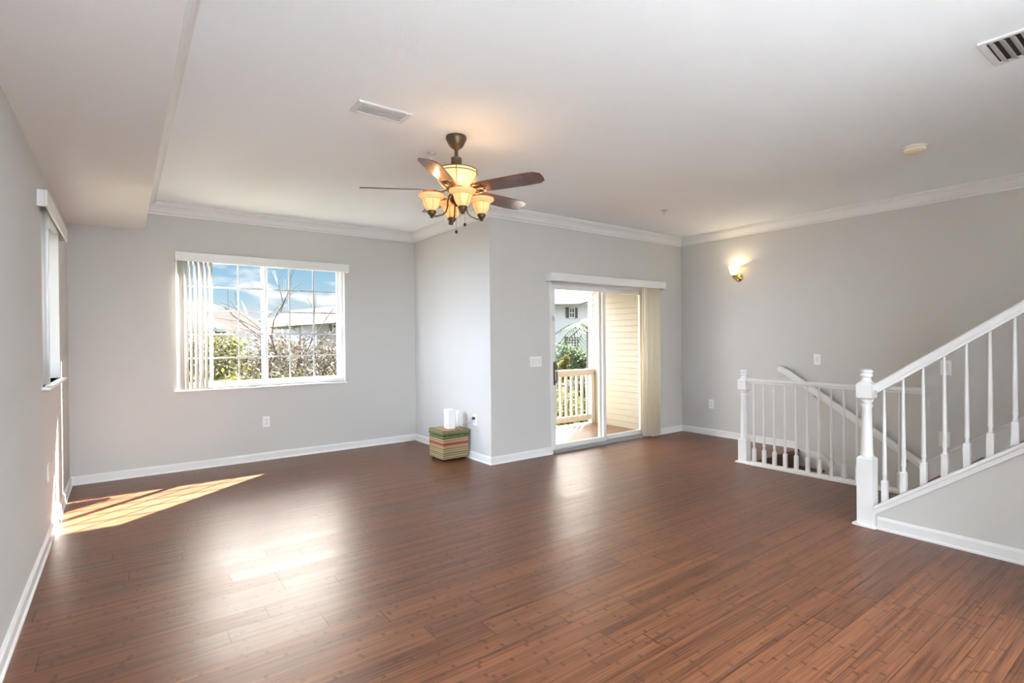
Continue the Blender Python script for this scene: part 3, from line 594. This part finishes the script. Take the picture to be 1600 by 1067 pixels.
plate((XR, 4.06, .415), (-1,0), 'white outlet low on the right wall below the lit sconce', 'outlet')
plate((XR, 2.73, 1.04), (-1,0), 'small white switch on the right wall above the stair handrail', 'switch')
plate((3.655, YD, 1.05), (0,-1), 'wide three-gang white switch left of the sliding glass door', 'switch', 3)
plate((5.2, 1.307, 1.043), (-1,0), 'white switch behind the sloping stair railing, above an outlet', 'switch')
plate((5.2, 1.318, .478), (-1,0), 'white outlet behind the sloping stair railing, below a switch', 'outlet')

# ================================================================== wicker cube, router box
OX, OY = 2.868, 5.085
ot = thing('wicker_ottoman', 'striped woven wicker cube in green red and tan by the alcove wall', 'ottoman', (OX, OY, 0))
b = MB(); b.box(OX-.160, OX+.160, OY-.160, OY+.160, .022, .268); b.build('body', M['wicker'], ot, bevel=.012, loc=(OX, OY, 0))
b = MB(); b.box(OX-.164, OX+.164, OY-.164, OY+.164, .270, .330); b.build('lid', M['wicker'], ot, bevel=.012, loc=(OX, OY, 0))
for sx in (-1, 1):
    for sy in (-1, 1):
        b = MB(); b.lathe([(.018, 0), (.022, .023)], OX+sx*.12, OY+sy*.12, 0, 12); b.build('foot', M['black'], ot)
rb = thing('router', 'white upright router box standing on the wicker cube', 'router', (2.86, 5.06, .331))
def rbox(cx, cy, z0, w, d, h, rz, mb):
    c_, s_ = math.cos(rz), math.sin(rz)
    vs = [(cx+a*c_-b*s_, cy+a*s_+b*c_, z) for z in (z0, z0+h) for a, b in ((-w/2,-d/2),(w/2,-d/2),(w/2,d/2),(-w/2,d/2))]
    return mb.add(vs, [(0,3,2,1),(4,5,6,7),(0,1,5,4),(1,2,6,5),(2,3,7,6),(3,0,4,7)])
b = MB(); rbox(2.862, 5.05, .3315, .085, .115, .21, math.radians(-4), b); b.build('case', M['white'], rb, bevel=.006)
b = MB(); rbox(2.862, 4.991, .345, .06, .003, .012, math.radians(-4), b); b.build('vent_slot', M['louver'], rb)
md = thing('modem', 'small pale rounded modem behind the router box on the wicker cube', 'modem', (2.965, 5.07, .331))
b = MB(); b.lathe([(.030, 0), (.032, .006), (.032, .175), (.026, .188), (.010, .192)], 2.965, 5.075, .3315, 20); b.build('case', M['white'], md, smooth=True)
pl = thing('power_cable', 'grey cables from the router box to the outlet with a black plug', 'cable', (XC-.01, 4.83, .43))
b = MB(); b.tube([(2.965, 5.04, .345), (2.985, 5.0, .352), (3.0, 4.95, .366), (3.015, 4.90, .40), (3.015, 4.86, .445), (3.028, 4.835, .450)], .003, 6); b.build('cord', M['cable'], pl, smooth=True)
b = MB(); b.tube([(2.90, 5.02, .345), (2.95, 4.985, .348), (2.99, 4.955, .40), (3.015, 4.88, .415), (3.026, 4.835, .412)], .003, 6); b.build('cord', M['cable'], pl, smooth=True)
b = MB(); b.box(XC-.034, XC-.0092, 4.818, 4.845, .436, .464); b.build('plug', M['black'], pl, bevel=.003)

# ================================================================== ceiling things
def ceiling_vent_supply():
    t = thing('air_vent', 'white rectangular ceiling vent with fine slats near the fan', 'vent', (1.26, 3.015, H))
    x0, x1, y0, y1 = 1.095, 1.428, 2.93, 3.098; e = .028
    m = MB(); m.box(x0, x0+e, y0, y1, H-.014, H-.0005); m.box(x1-e, x1, y0, y1, H-.014, H-.0005); m.box(x0+e, x1-e, y0, y0+e, H-.014, H-.0005); m.box(x0+e, x1-e, y1-e, y1, H-.014, H-.0005); m.build('frame', M['trim'], t, bevel=.004)
    m = MB(); m.box(x0+e, x1-e, y0+e, y1-e, H-.003, H-.0005); m.build('backing', M['louver'], t)
    for k in range(6):
        yy = y0+e+.010+k*(y1-y0-2*e-.012)/5.2; m = MB(); m.prism([(yy-.008, H-.013), (yy-.006, H-.014), (yy+.009, H-.004), (yy+.007, H-.003)], 'x', x0+e, x1-e); m.build('louver', M['louver'], t)
ceiling_vent_supply()
def ceiling_vent_return():
    x0, x1, y0, y1 = 3.27, 3.60, .25, .70; e = .026
    gm = mat('grey_louver', (.50, .50, .49), .5); t = thing('air_vent', 'large ceiling return vent with wide dark-gapped slats at the right edge', 'vent', ((x0+x1)/2, (y0+y1)/2, H))
    m = MB(); m.box(x0, x0+e, y0, y1, H-.012, H-.0005); m.box(x1-e, x1, y0, y1, H-.012, H-.0005); m.box(x0+e, x1-e, y0, y0+e, H-.012, H-.0005); m.box(x0+e, x1-e, y1-e, y1, H-.012, H-.0005); m.build('frame', M['trim'], t, bevel=.004)
    m = MB(); m.box(x0+e, x1-e, y0+e, y1-e, H-.003, H-.0005); m.build('backing', M['slot'], t)
    for k in range(11):
        yy = y1-e-.020-k*.037
        if yy < y0+e+.02: break
        m = MB(); m.prism([(yy-.012, H-.016), (yy-.0115, H-.0175), (yy+.012, H-.0065), (yy+.0115, H-.005)], 'x', x0+e, x1-e); m.build('louver', gm, t)
ceiling_vent_return()
sm = thing('smoke_detector', 'round ivory smoke detector on the ceiling at the right', 'detector', (4.67, 1.35, H))
m = MB(); m.lathe([(.074, -.001), (.074, -.012)], 4.67, 1.35, H, 28); m.build('base', M['trim'], sm)
m = MB(); m.lathe([(.066, -.012), (.070, -.020), (.066, -.034), (.050, -.044), (.015, -.047)], 4.67, 1.35, H, 28); m.build('cover', M['ivory'], sm, smooth=True)
def sprinkler(x, y, label):
    t = thing('fire_sprinkler', label, 'sprinkler', (x, y, H))
    m = MB(); m.lathe([(.036, -.001), (.034, -.006), (.014, -.010)], x, y, H, 20); m.build('escutcheon', M['chrome'], t, smooth=True)
    m = MB(); m.lathe([(.008, -.008), (.008, -.022), (.006, -.024)], x, y, H, 12); m.tube([(x-.007, y, H-.02), (x-.010, y, H-.034), (x-.003, y, H-.046)], .002, 6); m.tube([(x+.007, y, H-.02), (x+.010, y, H-.034), (x+.003, y, H-.046)], .002, 6); m.build('body', M['chrome'], t, smooth=True)
    m = MB(); m.lathe([(.004, -.044), (.013, -.047), (.013, -.049), (.003, -.050)], x, y, H, 14); m.build('deflector', M['chrome'], t)
sprinkler(1.845, 3.487, 'small metal sprinkler head on the ceiling behind the fan')
sprinkler(4.72, 3.607, 'small metal sprinkler head on the ceiling near the right far corner')

# ---- ceiling fan
FX, FY = 1.83, 3.10
fan = thing('ceiling_fan', 'dark bronze ceiling fan with cherry blades and four lit amber glass shades', 'fan', (FX, FY, H))
m = MB(); m.lathe([(.066, -.001), (.070, -.010), (.070, -.022), (.060, -.040), (.050, -.062), (.036, -.078), (.020, -.088), (.014, -.094)], FX, FY, H, 28); m.build('canopy', M['bronze'], fan, smooth=True)
m = MB(); m.lathe([(.0125, -.16), (.0125, -.085)], FX, FY, H, 14); m.build('downrod', M['bronze'], fan, smooth=True)
m = MB(); m.lathe([(.030, -.144), (.036, -.148), (.036, -.205), (.044, -.212), (.044, -.240), (.060, -.250), (.060, -.336)], FX, FY, H, 24); m.build('motor_collar', M['bronze'], fan, smooth=True)
bw = MB(); bw.lathe([(.138, 2.446), (.142, 2.434), (.139, 2.412), (.129, 2.386), (.112, 2.360), (.092, 2.340), (.076, 2.330)], FX, FY, 0, 36, False); bowl = bw.build('glass_bowl', M['bowl'], fan, smooth=True)
md_ = bowl.modifiers.new('thickness', 'SOLIDIFY'); md_.thickness = .004
bd = MB()
for r_, z_ in ((.1405, 2.446), (.1435, 2.424)): bd.tube([(FX+r_*math.cos(a*PI/18), FY+r_*math.sin(a*PI/18), z_) for a in range(37)], .003, 6)
for k in range(5):
    a = math.radians(239+72*k); bd.tube([(FX+(r_+.003)*math.cos(a), FY+(r_+.003)*math.sin(a), z_) for r_, z_ in ((.138, 2.446), (.139, 2.412), (.129, 2.386), (.112, 2.360), (.092, 2.340), (.076, 2.330))], .0025, 6)
bd.build('band', M['bronze'], bowl, smooth=True)
m = MB(); m.lathe([(.060, 2.334), (.072, 2.330), (.072, 2.312), (.060, 2.304), (.040, 2.300), (.036, 2.275), (.046, 2.262), (.046, 2.240), (.030, 2.226), (.014, 2.215), (.008, 2.205)], FX, FY, 0, 28); m.build('motor_hub', M['bronze'], fan, smooth=True)
ZB = 2.312
for k in range(5):
    az = math.radians(8+72*k); R_ = Matrix.Translation((FX, FY, ZB)) @ Matrix.Rotation(az, 4, 'Z') @ Matrix.Rotation(math.radians(-14), 4, 'X')
    outl = [(.135, -.050), (.20, -.060), (.35, -.067), (.52, -.070), (.60, -.066), (.634, -.045), (.640, -.015), (.640, .015), (.634, .045), (.60, .066), (.52, .070), (.35, .067), (.20, .060), (.135, .050)]
    n_ = len(outl); vs = [R_ @ Vector((x, y, z)) for z in (-.003, .003) for x, y in outl]
    mb = MB(); mb.add(vs, [tuple(range(n_-1,-1,-1)), tuple(range(n_, 2*n_))] + [(i, (i+1) % n_, n_+(i+1) % n_, n_+i) for i in range(n_)])
    me_o = mb.build('blade', M['blade'], fan, bevel=.002)
    ir = MB()
    def P(x, y, z): return R_ @ Vector((x, y, z))
    for sgn in (-1, 1):
        ir.tube([P(.055, 0, .004), P(.09, sgn*.012, -.010), P(.125, sgn*.034, -.014), P(.160, sgn*.046, -.010), P(.195, sgn*.040, -.007), P(.205, sgn*.026, -.007), P(.195, sgn*.016, -.007)], .0052, 6)
    ir.tube([P(.055, 0, .004), P(.10, 0, -.012), P(.16, 0, -.009), P(.225, 0, -.007)], [.007, .007, .006, .004], 6)
    for x, y in ((.165, .042), (.165, -.042), (.22, 0)): ir.lathe([(.008, -.009), (.008, -.004)], x, y, 0, 10, True, R_)
    ir.build('blade_iron', M['bronze'], me_o, smooth=True)
SH_R = .172
for k in range(4):
    az = math.radians(252+90*k); cx_, cy_ = FX+SH_R*math.cos(az), FY+SH_R*math.sin(az)
    ca, sa = math.cos(az), math.sin(az)
    def Q(r, z): return (FX+r*ca, FY+r*sa, z)
    a_ = MB(); a_.tube([Q(.030, 2.30), Q(.050, 2.275), Q(.062, 2.24), Q(.064, 2.20), Q(.075, 2.165), Q(.10, 2.142), Q(.14, 2.130), Q(.172, 2.128)], .0055, 8); arm = a_.build('light_arm', M['bronze'], fan, smooth=True)
    cu = MB(); cu.lathe([(.006, -.012), (.012, -.008), (.010, .0), (.016, .006), (.030, .022), (.031, .034), (.027, .040)], cx_, cy_, 2.128, 18); cu.build('socket_cup', M['bronze'], arm, smooth=True)
    g = MB(); g.lathe([(.022, .032), (.032, .040), (.043, .054), (.053, .075), (.059, .098), (.064, .112), (.074, .122), (.085, .128), (.088, .137), (.086, .144)], cx_, cy_, 2.128, 28, False); gl = g.build('glass_shade', M['shade'], arm, smooth=True)
    md_ = gl.modifiers.new('thickness', 'SOLIDIFY'); md_.thickness = .003
    rb_ = MB()
    for q_ in range(6):
        a2 = az + PI/6 + q_*PI/3; rb_.tube([(cx_+(r_+.002)*math.cos(a2), cy_+(r_+.002)*math.sin(a2), 2.128+z_) for r_, z_ in ((.032, .040), (.043, .054), (.053, .075), (.059, .098), (.064, .112))], .0011, 5)
    rb_.tube([(cx_+.0665*math.cos(q_*PI/12), cy_+.0665*math.sin(q_*PI/12), 2.128+.112) for q_ in range(25)], .0014, 5); rb_.build('rib_band', M['bronze'], gl, smooth=True)
    bb = MB(); bb.lathe([(.004, .045), (.012, .05), (.016, .075), (.012, .098), (.003, .104)], cx_, cy_, 2.128, 14); bb.build('bulb', M['bulb'], arm, smooth=True)
    ld = bpy.data.lights.new('fan_lamp', 'POINT'); ld.energy = .15; ld.color = (1.0, .66, .34); ld.shadow_soft_size = .02
    lo = bpy.data.objects.new('fan_lamp', ld); C.objects.link(lo); lo.location = (cx_, cy_, 2.128+.128)
ld = bpy.data.lights.new('fan_bowl_lamp', 'POINT'); ld.energy = .06; ld.color = (1.0, .70, .38); ld.shadow_soft_size = .02
lo = bpy.data.objects.new('fan_bowl_lamp', ld); C.objects.link(lo); lo.location = (FX+.085, FY-.02, 2.405)
for dx, dy, z_ in ((-.055, .0, 2.085), (.05, -.02, 2.085), (.0, .01, 2.035)):
    m = MB(); m.tube([(FX+dx*.6, FY+dy, 2.235), (FX+dx, FY+dy, 2.2), (FX+dx, FY+dy, z_+.01)], .0012, 5); ch = m.build('pull_chain', M['bronze'], fan)
    m = MB(); m.lathe([(.002, .012), (.008, .008), (.010, 0), (.008, -.008), (.002, -.012)], FX+dx, FY+dy, z_, 12); m.build('pull_knob', M['black'], ch, smooth=True)

# ---- wall sconce
SY, SZ = 3.66, 2.07
sc_ = thing('wall_sconce', 'small lit brass sconce with frosted glass shade on the right wall', 'sconce', (XR, SY, SZ))
mt = Matrix.Translation((XR-.0005, SY, SZ-.02)) @ Matrix.Rotation(-PI/2, 4, 'Y')
m = MB(); m.lathe([(.052, 0), (.052, .006), (.044, .016), (.024, .024), (.012, .03)], 0, 0, 0, 24, True, mt); m.build('wall_plate', M['brass'], sc_, smooth=True)
m = MB(); m.tube([(XR-.02, SY, SZ-.02), (XR-.05, SY, SZ-.03), (XR-.085, SY, SZ-.045), (XR-.105, SY, SZ-.035), (XR-.11, SY, SZ-.01)], .007, 8); m.lathe([(.010, -.02), (.022, -.005), (.030, .010), (.030, .022)], XR-.11, SY, SZ-.01, 18); m.build('arm', M['brass'], sc_, smooth=True)
m = MB(); m.lathe([(.030, .0), (.040, .02), (.050, .05), (.055, .08), (.064, .105), (.070, .115)], XR-.11, SY, SZ+.004, 26, False); g = m.build('glass_shade', M['tulip'], sc_, smooth=True)
md_ = g.modifiers.new('thickness', 'SOLIDIFY'); md_.thickness = .003
ld = bpy.data.lights.new('sconce_lamp', 'POINT'); ld.energy = .35; ld.color = (1.0, .82, .55); ld.shadow_soft_size = .02
lo = bpy.data.objects.new('sconce_lamp', ld); C.objects.link(lo); lo.location = (XR-.11, SY, SZ+.09)

# ================================================================== balcony
ZK = -.12
d = MB(); d.box(XC+T, 6.4, YD+T, 6.45, ZK-.12, ZK); struct(d.build('floor_balcony', M['deck']))
def lap_wall(name, x, y0, y1, z0, z1, m, pitch=.095):
    mb = MB(); z = z0
    poly = [(x+.12, z0)]
    while z < z1-.001:
        poly += [(x-.010, z), (x-.010, z+.006), (x, min(z+pitch, z1))]; z += pitch
    poly += [(x+.12, z1)]
    mb.prism(poly, 'y', y0, y1); return struct(mb.build(name, m))
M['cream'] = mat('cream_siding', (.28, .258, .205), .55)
M['creamtrim'] = mat('cream_trim', (.72, .67, .56), .5)
lap_wall('wall_siding', 6.40, YD+T, 6.36, ZK, 2.62, M['cream'])
p = MB(); p.box(6.388, 6.52, 6.36, 6.47, ZK, 2.62); struct(p.build('trim_corner_board', mat('cream_corner', (.40, .37, .30), .5)))
c = MB(); c.box(XC+T, 6.52, YD+T, 6.85, 2.62, 2.72); c.box(XC+T, 6.52, 6.31, 6.46, 2.16, 2.62); struct(c.build('ceiling_balcony', M['creamtrim']))  # unseen front beam and deeper eave added to cut sky light
lap_wall('wall_siding_alcove', XC+T-.0, YD+T, 6.27, ZK, ZK+.01, M['cream'])
br = thing('balcony_railing', 'cream balcony railing with square pickets outside the sliding door', 'railing', (5.0, 6.36, ZK))
YG = 6.36
m = MB(); m.box(3.22, 6.386, YG-.045, YG+.045, .735, .79); m.box(3.22, 6.386, YG-.02, YG+.02, .685, .735); m.build('top_rail', M['creamtrim'], br, bevel=.004)
m = MB(); m.box(3.22, 6.386, YG-.025, YG+.025, -.055, .03); m.build('bottom_rail', M['creamtrim'], br, bevel=.004)
m = MB(); m.box(6.31, 6.386, YG-.035, YG+.035, ZK, .685); m.build('post', M['creamtrim'], br)
xx = 6.24
while xx > 3.3:
    m = MB(); m.box(xx-.0175, xx+.0175, YG-.0175, YG+.0175, .03, .685); m.build('picket', M['creamtrim'], br); xx -= .118

# ================================================================== outside
g = MB(); g.box(-80, 120, 7.5, 140, -3.3, -3.2); struct(g.build('ground', M['grass']))
g = MB(); g.box(-80, -2.0, -60, 7.5, -3.3, -3.2); struct(g.build('ground_side', M['grass']))
def leaf_cloud(mb, c, r, n, size, rng):
    cx, cy, cz = c
    clumps = []
    for _ in range(max(6, n//90)):
        while True:
            v = Vector((rng.uniform(-1,1), rng.uniform(-1,1), rng.uniform(-1,1)))
            if .15 < v.length < 1: break
        clumps.append(v.normalized()*rng.uniform(.35, .95))
    n = int(n*1.9); size *= .66
    for _ in range(n):
        cl = rng.choice(clumps); v = cl + Vector((rng.gauss(0,.17), rng.gauss(0,.17), rng.gauss(0,.15)))
        p = Vector((cx+v.x*r[0], cy+v.y*r[1], cz+v.z*r[2]))
        a = Vector((rng.gauss(0,1), rng.gauss(0,1), rng.gauss(0,1))).normalized(); b = a.cross(Vector((rng.gauss(0,1), rng.gauss(0,1), rng.gauss(0,1)))).normalized()
        s_ = size*rng.uniform(.6, 1.3); w_ = s_*.45
        mb.add([p-a*s_, p+b*w_, p+a*s_, p-b*w_], [(0,1,2,3)])
def branches(mb, p, d, length, rad, depth, rng, spread=.6, n=3, sides=4):
    q = p + d*length; mid = p + d*length*.5 + Vector((rng.gauss(0,1), rng.gauss(0,1), rng.gauss(0,.5)))*length*.05
    mb.tube([p, mid, q], [rad, rad*.85, rad*.65], sides)
    if depth <= 0: return
    for k in range(n):
        nd = (d + Vector((rng.gauss(0,spread), rng.gauss(0,spread), rng.gauss(.1,spread*.7)))).normalized()
        branches(mb, p + d*length*rng.uniform(.55, 1.0), nd, length*rng.uniform(.6,.82), rad*.6, depth-1, rng, spread, n, 3)
def tree(name, label, cat, x, y, zb, h, crown, leafm, nleaf, size, seed, bare=0, group=None, trunkm='bark', depth=3):
    rng = random.Random(seed); t = thing(name, label, cat, (x, y, zb), group)
    tb = MB(); branches(tb, Vector((x, y, zb)), Vector((rng.gauss(0,.06), rng.gauss(0,.06), 1)).normalized(), h*.36, h*.009+.01 if bare else h*.018+.01, depth, rng, .46 if bare else .45, 3); tb.build('trunk', M[trunkm], t)
    if nleaf:
        lb = MB(); leaf_cloud(lb, (x, y, zb+h-crown[2]*.9), crown, nleaf, size, rng); lb.build('foliage', M[leafm], t)
    return t
ZG = -3.2
GR = 'trees and brush beyond the window'
tree('shrub_tree', 'lime green bushy tree at lower left of the gridded window', 'tree', 1.65, 13.0, ZG, 3.7, (1.0, 1.0, 1.6), 'leaf_lime', 2600, .10, 11, group=GR)
tree('shrub_tree', 'olive tree behind the middle of the gridded window, lower half', 'tree', 3.0, 13.5, ZG, 3.9, (1.1, 1.0, 1.5), 'leaf_olive', 2800, .10, 12, group=GR)
tree('shrub_tree', 'grey brown brushy tree right of the window mullion', 'tree', 4.1, 15.5, ZG, 4.2, (1.2, 1.1, 1.8), 'leaf_grey', 3000, .10, 13, 1, group=GR, trunkm='twig', depth=4)
tree('shrub_tree', 'yellowish bushy tree at the lower right of the gridded window', 'tree', 4.7, 14.0, ZG, 3.5, (1.0, 1.0, 1.3), 'leaf_lime', 1500, .10, 14, group=GR)
tree('shrub_tree', 'small pale olive shrub low at the right side of the gridded window', 'tree', 3.9, 12.0, ZG, 3.1, (.9, .8, 1.2), 'leaf_olive', 2000, .09, 15, group=GR)
tree('bare_tree', 'tall thin bare tree rising above the roofs behind the window', 'tree', 5.3, 22.0, ZG, 8.6, (1, 1, 1), None, 0, .1, 16, 1, trunkm='twig', depth=4, group=GR)
tree('brush_tree', 'tan brush tree below the brown roof left of the mullion', 'tree', 4.2, 23.0, ZG, 4.5, (1.9, 1.6, 2.0), 'leaf_tan', 3600, .12, 17, 1, group=GR, trunkm='twig', depth=4)
tree('brush_tree', 'grey brush tree in front of the right hand house', 'tree', 7.4, 25.0, ZG, 4.5, (2.1, 1.6, 2.0), 'leaf_grey', 3600, .12, 18, 1, group=GR, trunkm='twig', depth=4)
tree('brush_tree', 'brown brush tree directly behind the window mullion', 'tree', 5.6, 27.0, ZG, 4.5, (2.2, 1.6, 2.1), 'leaf_tan', 3600, .13, 19, 1, group=GR, trunkm='twig', depth=4)
tree('brush_tree', 'brown brush tree at the far right of the gridded window', 'tree', 7.3, 21.0, ZG, 4.2, (1.7, 1.4, 1.9), 'leaf_tan', 3200, .11, 20, 1, group=GR, trunkm='twig', depth=4)
tree('brush_tree', 'grey green brush tree seen behind the blind slats', 'tree', 1.9, 20.0, ZG, 4.7, (1.8, 1.5, 2.2), 'leaf_olive', 3400, .12, 21, group=GR)
tree('shrub_tree', 'bright green tree top in front of the blue gabled house', 'tree', 3.55, 27.0, ZG, 5.0, (1.2, 1.0, 1.4), 'leaf_lime', 1800, .12, 22, group=GR)
tree('brush_tree', 'low brown thicket in the dip between the two houses', 'tree', 8.2, 33.0, ZG, 4.6, (2.6, 1.6, 2.2), 'leaf_tan', 3200, .15, 23, 1, group=GR, trunkm='twig', depth=4)
# left house beyond the window
hs = thing('house', 'house with brown roof and pale blue gable seen left in the gridded window', 'house', (3.5, 44, ZG))
m = MB(); m.prism([(1.0, ZG), (1.0, 2.25), (6.0, 2.25), (6.0, ZG)], 'y', 43, 46.5); m.build('wall', M['hwhite'], hs)
m = MB(); m.prism([(-.6, .9), (1.2, 2.0), (3.9, 3.40), (6.3, 2.25), (6.0, 2.25), (3.9, 3.2), (0, 1.0)], 'y', 42.2, 42.6); m.build('fascia', M['fascia'], hs)
m = MB(); m.prism([(1.0, 2.25), (3.9, 3.3), (6.0, 2.25)], 'y', 42.9, 43.0); m.build('gable', M['hwhite'], hs)
m = MB(); m.add([(-2, 42.3, 1.3), (9.6, 42.9, 2.05), (6.27, 45, 3.74), (-2, 45, 3.74), (-2, 46.9, 2.6), (9.4, 46.9, 2.2)], [(0,1,2,3), (3,2,5,4), (1,5,2), (0,3,4), (0,4,5,1)]); m.build('roof', M['roofbrown'], hs)
# right house
hs = thing('house', 'house with hip roof and white wall seen right in the gridded window', 'house', (14, 50, ZG))
m = MB(); m.box(14.1, 28, 49, 59, ZG, 3.0); w_ = m.build('wall', M['hcream'], hs)
m = MB(); m.add([(9.5, 48.3, 2.5), (15.9, 48.3, 3.0), (28.6, 48.3, 3.0), (28.6, 60, 3.0), (9.5, 60, 2.5), (12.43, 51, 4.14), (22.3, 51, 5.47)], [(0,1,2,6,5), (2,3,6), (3,4,5,6), (4,0,5), (0,4,3,2,1)]); m.build('roof', M['roofbrown'], hs)
def hwin(hs, x0, x1, z0, z1, y, cols, rows, sw, left=True, right=True):
    m = MB(); frame_rect_y(m, x0, x1, z0, z1, y-.08, y, .07)
    for k in range(1, cols): xx = x0+(x1-x0)*k/cols; m.box(xx-.03, xx+.03, y-.07, y, z0+.07, z1-.07)
    for k in range(1, rows): zz = z0+(z1-z0)*k/rows; m.box(x0+.07, x1-.07, y-.065, y, zz-.03, zz+.03)
    wo = m.build('window', M['fascia'], hs); g_ = MB(); g_.box(x0+.05, x1-.05, y-.03, y-.005, z0+.05, z1-.05); g_.build('pane', M['hglass'], wo)
    if left: m = MB(); m.box(x0-sw-.04, x0-.04, y-.06, y, z0, z1); m.build('shutter', M['shutter'], hs)
    if right: m = MB(); m.box(x1+.04, x1+sw+.04, y-.06, y, z0, z1); m.build('shutter', M['shutter'], hs)
hwin(hs, 15.5, 16.15, 2.15, 2.85, 48.98, 2, 2, .22)
# unseen house block, added to keep left sky light off the trees
hs = thing('house', 'added unseen house block shading the trees, left of the far window', 'house', (-9, 22, ZG))
m = MB(); m.box(-13, -6, 9.5, 36, ZG, 5.2); m.build('wall', M['hcream'], hs)
m = MB(); m.prism([(-13.5, 5.2), (-5.5, 5.2), (-9.5, 7.6)], 'y', 9.1, 36.4); m.build('roof', M['roofbrown'], hs)
# tall house seen through the sliding door
hs = thing('house', 'tall white house with dark shutters seen through the sliding glass door', 'house', (35, 39, ZG))
m = MB(); m.box(28, 44, 38, 48, ZG, 4.75); m.build('wall', M['hwhite'], hs)
m = MB()
m.add([(27.0, 37.2, 4.30), (35.6, 37.2, 4.72), (45, 37.2, 6.9), (45, 44, 10.5), (27.0, 44, 8.4), (27.0, 37.2, 4.12), (35.6, 37.2, 4.52), (45, 37.2, 6.7), (45, 44, 10.3), (27.0, 44, 8.2)], [(0,1,2,3,4), (9,8,7,6,5), (0,5,6,1), (1,6,7,2), (2,7,8,3), (3,8,9,4), (4,9,5,0)])
m.build('roof', M['roofpale'], hs)
hwin(hs, 34.90, 35.62, 3.33, 4.33, 37.98, 2, 2, .36)
hwin(hs, 34.72, 36.20, .25, 1.52, 37.98, 4, 5, .40, True, False)
GD = 'plants outside the sliding door'
tree('garden_bush', 'dense dark bush below the tall white house', 'bush', 22.0, 24.0, ZG, 4.0, (2.0, 1.3, 1.1), 'leaf_dark', 2600, .16, 31)
tree('garden_bush', 'bright yellow green shrub just above the balcony railing', 'bush', 13.85, 15.2, ZG, 3.75, (.35, .35, .7), 'leaf_lime', 700, .10, 32)
tree('garden_bush', 'leafy green hedge bush behind the balcony pickets, left one', 'bush', 11.5, 13.0, ZG, 3.1, (1.0, .9, 1.7), 'leaf_lime', 3000, .10, 33)
tree('garden_bush', 'leafy green hedge bush behind the balcony pickets, right one', 'bush', 13.3, 13.9, ZG, 3.2, (1.0, .9, 1.7), 'leaf_green', 3000, .10, 34)
tree('garden_bush', 'low dark green bush under the balcony pickets', 'bush', 9.2, 10.6, ZG, 2.2, (1.3, .9, 1.2), 'leaf_green', 2400, .08, 35)
# young palm by the balcony corner
def palm(x, y, h, label):
    rng = random.Random(41); t = thing('palm_tree', label, 'palm', (x, y, ZG))
    m = MB(); m.tube([(x, y, ZG), (x+.05, y, ZG+h*.4), (x+.02, y, ZG+h)], [.09, .07, .06], 8); m.build('trunk', M['bark'], t)
    for k in range(16):
        az = 2*PI*k/16 + rng.uniform(-.2,.2); el = rng.uniform(-.1, 1.1); L_ = rng.uniform(1.5, 1.9); fr = MB(); prev = None
        pts = []
        for j in range(9):
            s_ = j/8; r_ = L_*s_*math.cos(el*(1-s_*.4)); z_ = L_*s_*math.sin(el) - 1.15*L_*s_*s_*.7
            pts.append(Vector((x+r_*math.cos(az), y+r_*math.sin(az), ZG+h+z_)))
        fr.tube(pts, .012, 4)
        side = Vector((-math.sin(az), math.cos(az), 0))
        for j in range(1, 9):
            for q in (0, .5):
                p_ = pts[j-1].lerp(pts[j], q); l_ = .38*(1-abs(j/8-.45)); 
                for sg in (-1, 1):
                    tip = p_ + side*sg*l_ + (pts[j]-pts[j-1])*.8 + Vector((0,0,-.12)); w_ = (pts[j]-pts[j-1]).normalized()*.025
                    fr.add([p_-w_, p_+w_, tip], [(0,1,2)])
        fr.build('frond', M['leaf_green'], t)
palm(15.15, 15.4, 4.9, 'palm with drooping fronds beside the balcony corner board')

# ================================================================== added fill lights behind the camera, out of view
def fill_light(x, y, label, energy):  # added box lamp that fills the room from out of view
    t = thing('fill_ceiling_light', label, 'light', (x, y, H))
    m = MB(); m.box(x-.62, x+.62, y-.32, y+.32, H-.03, H-.0005); m.build('housing', M['trim'], t)
    m = MB(); m.box(x-.58, x+.58, y-.28, y+.28, H-.075, H-.03); m.build('diffuser', mat('lit_diffuser', (.9, .9, .88), .5, emit=(1, .97, .92), estr=3.0), t, bevel=.01)
    a = bpy.data.lights.new('fill_lamp', 'AREA'); a.shape = 'RECTANGLE'; a.size = 1.1; a.size_y = .5; a.energy = energy; a.color = (.86, .97, 1.1)
    o = bpy.data.objects.new('fill_lamp', a); C.objects.link(o); o.location = (x, y, H-.085)
t = thing('fill_ceiling_light', 'added round fill light over the upper stairs behind the viewpoint', 'light', (5.75, -1.6, H))  # added lamp out of view, brightens the stairwell wall
m = MB(); m.lathe([(.15, -.001), (.15, -.02), (.14, -.05), (.09, -.085), (.02, -.095)], 5.75, -1.6, H, 24); m.build('shade', mat('lit_opal', (.9, .9, .88), .4, emit=(1, .95, .88), estr=.6), t, smooth=True)
ld = bpy.data.lights.new('stair_fill_lamp', 'POINT'); ld.energy = 7.0; ld.color = (1, .96, .9); ld.shadow_soft_size = .1
lo = bpy.data.objects.new('stair_fill_lamp', ld); C.objects.link(lo); lo.location = (5.75, -1.6, H-.22)
fill_light(1.25, -2.4, 'added white box fill light behind the viewpoint', 95)
